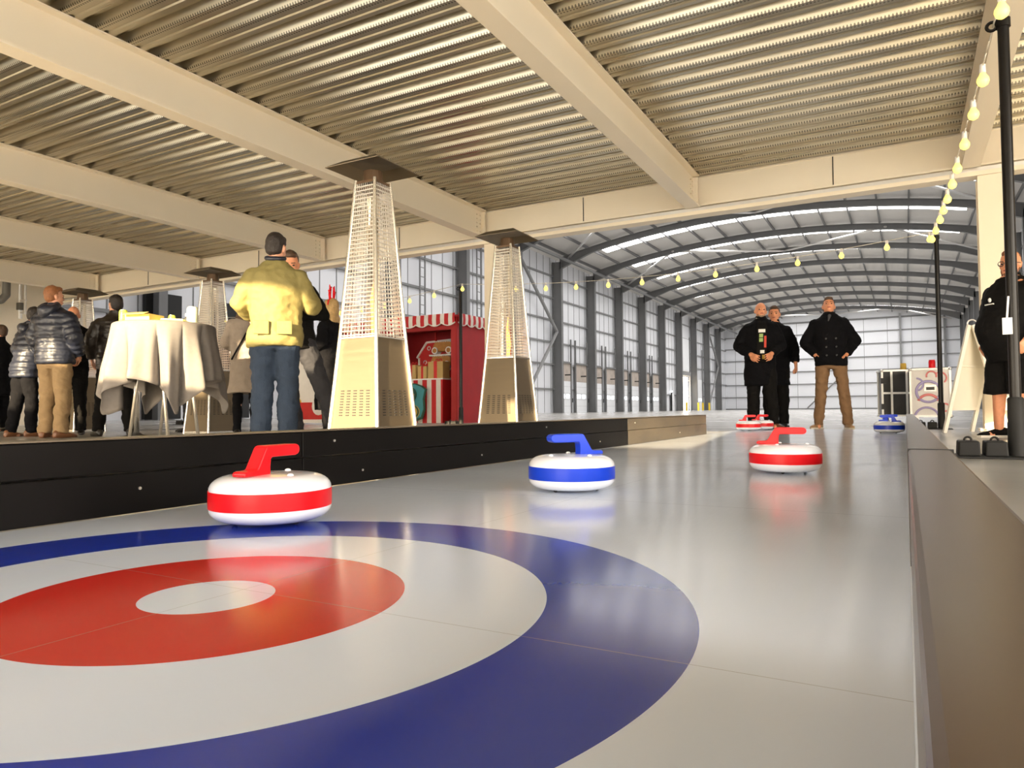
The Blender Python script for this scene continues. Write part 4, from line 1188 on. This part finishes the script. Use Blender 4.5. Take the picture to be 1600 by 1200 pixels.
# ------------------------------------------------------------------ red stall
def build_stall():
    x1, x0, y0, y1, H = -8.72, -12.3, 13.2, 15.6, 2.42
    t = thing('market_stall', 'red fabric stall with a scalloped red and white striped awning', 'stall', (x1, y0, FL))
    w, d = x1 - x0, y1 - y0
    MB().box((.0, d / 2, H / 2), (.04, d, H)).build('side_wall', 'stall_red', t)
    MB().box((-w, d / 2, H / 2), (.04, d, H)).build('side_wall', 'stall_red', t)
    MB().box((-w / 2, d, H / 2), (w, .04, H)).build('back_wall', 'stall_red', t)
    MB().box((-w / 2, d / 2, H - .02), (w + .1, d + .1, .04)).build('roof', 'stall_red', t)
    for x in (-.07, -w + .07): MB().box((x, .06, H / 2), (.14, .14, H)).build('corner_post', 'stall_red', t)
    MB().box((-w / 2, .05, H - .16), (w - .1, .05, .30)).build('header', 'stall_red', t)
    def scallop(L, axis, nm, m):
        n = max(2, int(round(L / .36))); b = MB(); poly = []
        top = H + .04
        pts = []
        for i in range(n * 8 + 1):
            u = i / (n * 8) * L
            pts.append((u, H - .17 - .06 * abs(math.sin(PI * i / 8))))
        rows = []
        for i, (u, z) in enumerate(pts):
            p = (lambda zz, e=0.0: V((-u, -.06 - e, zz))) if axis == 0 else (lambda zz, e=0.0: V((.06 + e, u, zz)))
            rows.append([p(top), p((top + z) / 2, .012), p(z)])
        b.grid(rows).build(nm, m, t, solid=.008)
        e = MB()
        e.chain([r[2] for r in rows], [.014] * len(rows), 6)
        e.build('valance_trim', 'stall_white', t, True)
    scallop(w, 0, 'valance', 'awning_x'); scallop(d, 1, 'valance', 'awning_y')
    # striped counter
    c = thing('striped_counter', 'red and white striped counter block inside the red stall', 'counter', (x1 - 1.30, y0 + .30, FL))
    MB().box((0, .3, .5), (1.5, .7, 1.0)).build('counter_body', 'counter_stripe', c)
    MB().box((0, .3, 1.015), (1.56, .76, .03)).build('counter_top', 'board_white', c)
    # painted board leaning on the counter
    p = thing('painted_board', 'shaped board with a teal panel, dark wreath and gold plate by the striped counter', 'sign board', (x1 - 1.52, y0 + .12, FL))
    poly = [(.50, .10), (.58, .30), (.56, .55), (.62, .78), (.50, .86), (.30, .92), (-.6, .94), (-.6, .06), (.25, .02)]
    MB().prism(poly, .03, lambda u, v, w_: V((u, w_, v))).build('board_edge', 'holly', p)
    MB().prism([(u * .92, .05 + v * .92) for u, v in poly], .012, lambda u, v, w_: V((u, w_ - .018, v))).build('teal_panel', 'teal', p)
    r = Matrix.Rotation(PI / 2, 3, 'X')
    MB().torus((.18, -.04, .66), .13, .05, r, 24, 8).build('wreath', 'holly', p, True)
    for k in range(7):
        a = k * .9
        MB().sph((.18 + .13 * math.cos(a), -.085, .66 + .13 * math.sin(a)), .018, 8, 6).build('berry', 'board_red', p, True)
    MB().sph((.10, -.03, .26), (.34, .02, .20), 24, 10).build('gold_plate', 'gold', p, True)
    MB().torus((.10, -.03, .26), .30, .025, r @ Matrix.Diagonal((1, .62, 1)), 28, 6).build('plate_rim', 'holly', p, True)
    # gingerbread house board hung at the back
    h = thing('house_board', 'red cut-out house board with white icing edges inside the red stall', 'display board', (x1 - 1.35, y0 + 1.4, FL))
    MB().prism([(-.68, 1.05), (.62, 1.05), (.62, 2.03), (-.45, 1.98), (-.72, 1.62), (-.68, 1.60)], .03, lambda u, v, w_: V((u, w_, v))).build('house_front', 'board_red', h)
    b = MB()
    for a_, b_ in (((-.45, 2.0), (.64, 2.05)), ((-.45, 2.0), (-.75, 1.62)), ((-.68, 1.62), (-.68, 1.05))): b.bar(V((a_[0], -.03, a_[1])), V((b_[0], -.03, b_[1])), .035, .045)
    b.build('icing_edge', 'board_white', h)
    for u, v in ((-.38, 1.85), (.05, 1.9), (-.5, 1.5), (-.1, 1.82), (-.45, 1.15)):
        MB().torus((u, -.03, v), .045, .012, r, 14, 6).build('icing_dot', 'board_white', h, True)
    s = thing('shelf_unit', 'white iced shelf holding brown biscuit trains inside the red stall', 'shelf', (x1 - .98, y0 + 1.0, FL))
    for z in (1.05, 1.28, 1.62): MB().box((0, 0, z), (.75, .3, .035)).build('shelf', 'board_white', s)
    for x in (-.36, .36): MB().box((x, .12, 1.1), (.03, .05, 2.2)).build('upright', 'board_red', s)
    for z, x in ((1.64, 0.0), (1.30, -.06)):
        g = thing('toy_train', 'brown biscuit train on the %s shelf of the red stall' % ('upper' if z > 1.5 else 'middle'), 'toy train', (x1 - .98 + x, y0 + .92, FL + z + .004), 0, 'biscuit trains in the stall')
        MB().prism([(-.32, .06), (.30, .06), (.30, .26), (.18, .30), (-.20, .30), (-.26, .20)], .14, lambda u, v, w_: V((u, w_, v))).build('train_body', 'ginger', g, bevel=.012)
        for xx in (-.2, .2):
            MB().cyl((xx, -.09, .085), (xx, .09, .085), .085, n=20).build('wheel', 'board_white', g)
            MB().cyl((xx, -.096, .085), (xx, .096, .085), .055, n=20).build('wheel_hub', 'ginger', g)
        ic = MB()
        for i in range(8): ic.sph((-.22 + .065 * i, -.02, .30), (.045, .07, .022), 8, 6)
        ic.build('icing', 'board_white', g, True)
    for i, (x, sx, sz, lab) in enumerate(((-.84, .42, .40, 'large kraft gift box with red ribbon on the striped counter, right'), (-1.22, .26, .30, 'small kraft gift box with red ribbon in the middle of the striped counter'), (-1.54, .26, .34, 'kraft gift box with red ribbon at the left end of the striped counter'))):
        g = thing('gift_box', lab, 'gift box', (x1 + x, y0 + .52, FL + 1.03), 0, 'gift boxes on the striped counter')
        MB().box((0, 0, sz / 2), (sx, .28, sz)).build('box', 'kraft', g)
        MB().box((0, 0, sz / 2 + .003), (sx * .22, .29, sz + .006)).build('ribbon', 'board_red', g)
        bw = MB(); 
        for k in (-1, 1): bw.torus((k * .05, 0, sz + .035), .035, .012, r, 14, 6)
        bw.build('bow', 'board_red', g, True)
    # second game board further left, behind the people
    q = thing('game_board', 'red and white painted game board behind the grey coat and jeans', 'game board', (-11.75, 11.75, FL))
    MB().box((0, 0, .98), (1.5, .04, 1.9)).build('board', 'board_white', q)
    MB().box((.3, -.03, 1.55), (.8, .02, .55)).build('red_panel', 'board_red', q)
    MB().box((-.1, -.03, .30), (1.1, .02, .38)).build('red_panel', 'board_red', q)
    MB().sph((-.45, -.03, .45), (.28, .02, .20), 20, 8).build('gold_oval', 'gold', q, True)
    MB().sph((.35, -.045, .40), (.20, .02, .20), 20, 8).build('white_disc', 'board_white', q, True)
    MB().torus((.30, -.045, 1.55), .16, .03, r, 20, 6).build('white_ring', 'board_white', q, True)
    for x in (-.6, .6): MB().box((x, .06, .5), (.06, .3, 1.0)).build('prop', 'case_black', q)

# ------------------------------------------------------------------ poles, lights and right-hand things
def make_pole(label, weights=True):
    t = thing('light_pole', label, 'pole', (0, 0, 0), 0, 'black light poles')
    MB().cyl((0, 0, .0), (0, 0, 2.50), .029, n=20).build('pole', 'black_pole', t, True, angle=40)
    MB().lathe([(.043, .0), (.043, .20), (.041, .205), (.041, .335), (.034, .345), (.028, .345)], 20).build('sleeve', 'charcoal', t, True, angle=40)
    b = MB(); b.cyl((0, 0, 2.49), (0, 0, 2.54), .037, n=16); b.torus((-.055, 0, 2.51), .025, .010, Matrix.Rotation(PI / 2, 3, 'X'), 14, 6)
    b.build('hook_cap', 'black_pole', t, True, angle=40)
    MB().box((-.10, .0, .006), (.44, .34, .012)).build('base_plate', 'charcoal', t, bevel=.003)
    b = MB()
    for x in (-.27, -.10):
        pass
    for x in (-.235, -.105):
        wgt = MB().box((x, .0, .012 + .042), (.110, .24, .084), None, .92).build('weight', 'charcoal', t, bevel=.008)
        MB().torus((x, 0, .098), .018, .006, Matrix.Rotation(PI / 2, 3, 'X'), 14, 6).build('carry_loop', 'charcoal', wgt, True)
    return t

POLE1, POLE2, POLE3 = (.548, 4.925), (.405, 10.8), (-7.04, 10.8)
def build_lights():
    p = make_pole('black light pole at the right edge, in front of the person in shorts'); p.location = (*POLE1, FL)
    dup(p, 'black light pole behind the white folding sign', (*POLE2, FL), 0)
    dup(p, 'black light pole in front of the red stall', (*POLE3, FL), 0)
    dup(p, 'black light pole at the far left, behind the crowd', (-14.6, 10.8, FL), 0)
    def string(a, b, sag, us, label, clip=()):
        a, b = V(a), V(b)
        f = lambda u: a.lerp(b, u) - V((0, 0, sag * 4 * u * (1 - u)))
        t = thing('festoon_lights', label, 'string lights', a)
        MB().chain([f(i / 40) - a for i in range(41)], [.0045] * 41, 6).build('cable', 'cable', t, True)
        ins = None
        for u in us:
            c = f(u) - a
            if ins is None:
                s = MB(); s.cyl((0, 0, .01), (0, 0, -.045), .017, .020, n=12); so = s.build('bulb_socket', 'bulb_socket', t, True, angle=50)
                q = MB(); q.lathe([(.014, -.040), (.020, -.055), (.034, -.080), (.036, -.098), (.028, -.120), (.012, -.131), (.001, -.133)], 16); bo = q.build('bulb', 'bulb', so, True)
                so.location = c; ins = (so, bo)
            else:
                so = ins[0].copy(); COL.objects.link(so); so.location = c
                bo = ins[1].copy(); COL.objects.link(bo); bo.parent = so
    z1, z2 = 2.49, 2.60
    def U(ys, a, b): return [(y - a) / (b - a) for y in ys]
    string((.54, -3.9, 2.62), (POLE1[0] - .05, POLE1[1], 2.475), .10, [.15, .3, .45, .60, .74, .87, .955], 'festoon light string running back over the camera from the right-hand pole')
    string((POLE1[0] - .05, POLE1[1], 2.475), (POLE2[0] - .075, POLE2[1], z1), .10, [.08, .17, .27, .37, .45, .54, .62, .70, .81, .92], 'festoon light string between the two right-hand poles')
    xs = [-7.0, -6.46, -5.89, -5.31, -4.75, -4.18, -3.61, -3.03, -2.46, -1.86, -1.30, -.73, -.17, .33]
    string((.41, 10.8, 2.57), (-7.06, 10.8, 2.56), .21, [(.41 - x) / 7.47 for x in xs], 'festoon light string sagging across the hall opening')
    string((-7.06, 10.8, 2.55), (-14.6, 10.8, 2.5), .22, [.075, .15] + [.23 + .075 * i for i in range(10)], 'festoon light string running left behind the crowd')

def build_right():
    # paper tag hanging on the right-hand pole
    t = thing('paper_tag', 'white paper tag hanging by tape on the right-hand pole', 'tag', (POLE1[0] - .030, POLE1[1] - .036, .755))
    MB().box((0, 0, -.035), (.048, .003, .095)).build('tag', 'paper', t)
    MB().box((.004, .002, .07), (.010, .003, .13), Matrix.Rotation(.08, 3, 'Y')).build('tape', 'paper', t)
    # folding sign
    n1, n2 = V((.372, 9.25, FL)), V((.985, 9.50, FL)); rd = V((.29, .52, 0)).normalized() * .60
    ap = (n1 + n2) / 2 + V((-.02, 0, 1.20))
    t = thing('folding_sign', 'white folding A-frame sign standing beside the right-hand column', 'sign', n1)
    for foot, top, s in ((n1, ap + V((-.02, 0, 0)), 1), (n2, ap + V((.02, 0, 0)), -1)):
        lf = MB(); lf.bar(foot - n1, top - n1, .035, .035); l2 = lf.build('leg', 'aframe', t)
        MB().bar(foot + rd - n1, top + rd - n1, .035, .035).build('leg', 'aframe', t)
        a = foot.lerp(top, .22) - n1; b = foot.lerp(top, .98) - n1
        MB().grid([[a, a + rd], [b, b + rd]]).build('panel', 'aframe', t, solid=.010)
        for q in (.22, .98): MB().bar(foot.lerp(top, q) - n1, foot.lerp(top, q) + rd - n1, .03, .03).build('cross_rail', 'aframe', t)
        MB().bar(foot.lerp(top, .62) - n1 + V((.02 * s, 0, 0)), foot.lerp(top, .62) + rd - n1 + V((.02 * s, 0, 0)), .02, .02).build('brace', 'aframe', t)
        k = MB(); k.cyl(foot.lerp(top, .35) + rd * .12 - n1 - V((.05 * s, 0.02, 0)), foot.lerp(top, .35) + rd * .30 - n1 - V((.05 * s, .02, 0)), .012)
        k.build('snap_clip', 'bolt', t)
    MB().torus(ap + rd * .04 - n1 + V((0, 0, .015)), .045, .008, Matrix.Rotation(PI / 2, 3, 'X'), 16, 6).build('hinge_ring', 'bolt', t, True)
    # white flight case with printed circles
    def case(nm, lab, loc, rz, w, d, h, face, cat='flight case'):
        t = thing('flight_case', lab, cat, loc, rz)
        z0 = .14
        MB().box((0, 0, z0 + h / 2), (w - .02, d - .02, h - .02)).build('body', face, t)
        e = MB()
        for x in (-1, 1):
            for y in (-1, 1): e.box((x * w / 2, y * d / 2, z0 + h / 2), (.03, .03, h))
            for z in (0, h): e.box((x * w / 2, 0, z0 + z), (.03, d, .03))
        for y in (-1, 1):
            for z in (0, h): e.box((0, y * d / 2, z0 + z), (w, .03, .03))
        e.build('edge_trim', 'alu', t)
        for x in (-1, 1):
            for y in (-1, 1):
                MB().cyl((x * w * .36 - .02, y * d * .36, .055), (x * w * .36 + .02, y * d * .36, .055), .055, n=16).build('castor', 'rubber', t)
                MB().box((x * w * .36, y * d * .36, .115), (.06, .06, .05)).build('castor_fork', 'alu', t)
                for z in (0, h): MB().sph((x * w / 2, y * d / 2, z0 + z), .030, 10, 8).build('corner_ball', 'bolt', t, True)
        return t, z0
    w, h = .56, .77
    t, z0 = case('flight_case', 'white flight case printed with lilac and coral circles behind the right side board', (.36, 13.75, FL), 0, w, .6, h, 'case_white')
    r = Matrix.Rotation(PI / 2, 3, 'X')
    for x, z, R, rr, m, a0, a1 in ((-.03, .40, .17, .020, 'lilac', 0, 2 * PI), (-.03, .20, .15, .020, 'coral', .35, 2.8), (-.06, -.03, .17, .017, 'lilac', .3, 2.9), (.02, .66, .07, .013, 'coral', -.4, 3.5), (.14, .62, .09, .012, 'coral', -.9, 2.4),
                           (.20, .14, .06, .014, 'coral', -.2, 5.2), (-.20, .52, .10, .014, 'lilac', -1.3, 1.5)):
        MB().torus((0, 0, 0), R, rr, r @ Matrix.Diagonal((1, 1, .12)), 40, 6, a0, a1).build('printed_ring', m, t, True, loc=(x, -.2955, z0 + z))
    L = MB().box((0, -.302, z0 + .46), (.17, .02, .11)).build('latch_plate', 'bolt', t)
    MB().box((0, -.314, z0 + .45), (.12, .012, .05)).build('latch', 'case_black', L)
    MB().box((w / 2 + .02, -.25, z0 + .17), (.05, .05, .06)).build('side_catch', 'case_black', t)
    t, z0 = case('flight_case', 'black flight case with aluminium edging behind the blue curling stones', (-.13, 14.6, FL), .16, .54, .5, .80, 'case_black')
    e = MB()
    for x in (-.12, .12): e.box((x, -.252, z0 + .40), (.035, .012, .78))
    e.box((0, -.254, z0 + .40), (.52, .012, .035))
    e.build('panel_strip', 'alu', t)
    for z in (.16, .62): MB().box((-.25, -.26, z0 + z), (.09, .03, .10)).build('latch', 'case_black', t)
    for nm, lab, x, y, z, m, hh in (('tin', 'red tin standing on the white flight case', .40, 13.70, .14 + .77 + .012, 'red_plastic', .145), ('tin', 'yellow tin standing between the two flight cases', -.02, 14.55, .14 + .80 + .012, 'gold', .12)):
        t = thing('tin', lab, 'tin', (x, y, FL + z))
        MB().lathe([(.045, 0), (.050, .008), (.050, hh - .02), (.045, hh - .012), (.047, hh)], 24).build('tin_body', m, t, True, angle=40)
        MB().cyl((0, 0, hh - .005), (0, 0, hh + .004), .044, n=20).build('tin_lid', m, t)

# ------------------------------------------------------------------ light and camera
def build_light():
    w = bpy.data.worlds.new('World'); sc.world = w; w.use_nodes = True
    n, l = w.node_tree.nodes, w.node_tree.links
    bg = n['Background']
    tc = n.new('ShaderNodeTexCoord'); sp = n.new('ShaderNodeSeparateXYZ'); l.new(tc.outputs['Generated'], sp.inputs[0])
    rp = n.new('ShaderNodeValToRGB'); l.new(sp.outputs[2], rp.inputs['Fac'])
    rp.color_ramp.elements[0].color = (1.0, .82, .58, 1); rp.color_ramp.elements[0].position = 0.0
    rp.color_ramp.elements[1].color = (.62, .78, 1.0, 1); rp.color_ramp.elements[1].position = .7
    l.new(rp.outputs['Color'], bg.inputs['Color']); bg.inputs['Strength'].default_value = WORLD
    s = bpy.data.lights.new('Sun', 'SUN'); s.energy = SUN; s.color = (1, .78, .47); s.angle = .009
    o = bpy.data.objects.new('Sun', s); COL.objects.link(o)
    o.rotation_euler = V((SUN_X, 1, -SUN_T)).to_track_quat('-Z', 'Y').to_euler()
WORLD, SUN, EXPO = 12.0, 23.0, 0.28

def build_camera():
    c = bpy.data.cameras.new('Camera'); o = bpy.data.objects.new('Camera', c); COL.objects.link(o)
    c.sensor_fit = 'HORIZONTAL'; c.sensor_width = 36; c.lens = 1109 / 1600 * 36; c.clip_start = .01; c.clip_end = 500
    X = V((.8749, .4848, -.0070)); U = V((.0240, -.0280, .9993)); F = V((-.4838, .8742, .0361))
    m = Matrix((X, U, -F)).transposed().to_4x4(); m.translation = V((0, 0, .265))
    o.matrix_world = m
    sc.camera = o
    v = sc.view_settings; v.view_transform = 'Standard'; v.look = 'None'; v.exposure = EXPO; v.gamma = 1; v.use_curve_mapping = False

build_people()
build_mezz(); build_back(); build_hall(); build_lane(); build_stones(); build_heaters(); build_table(); build_stall(); build_lights(); build_right()
build_light(); build_camera()
try:
    sc.cycles.max_bounces = 10; sc.cycles.diffuse_bounces = 6; sc.cycles.glossy_bounces = 4; sc.cycles.use_denoising = True
    sc.cycles.sample_clamp_indirect = 6
except Exception:
    pass
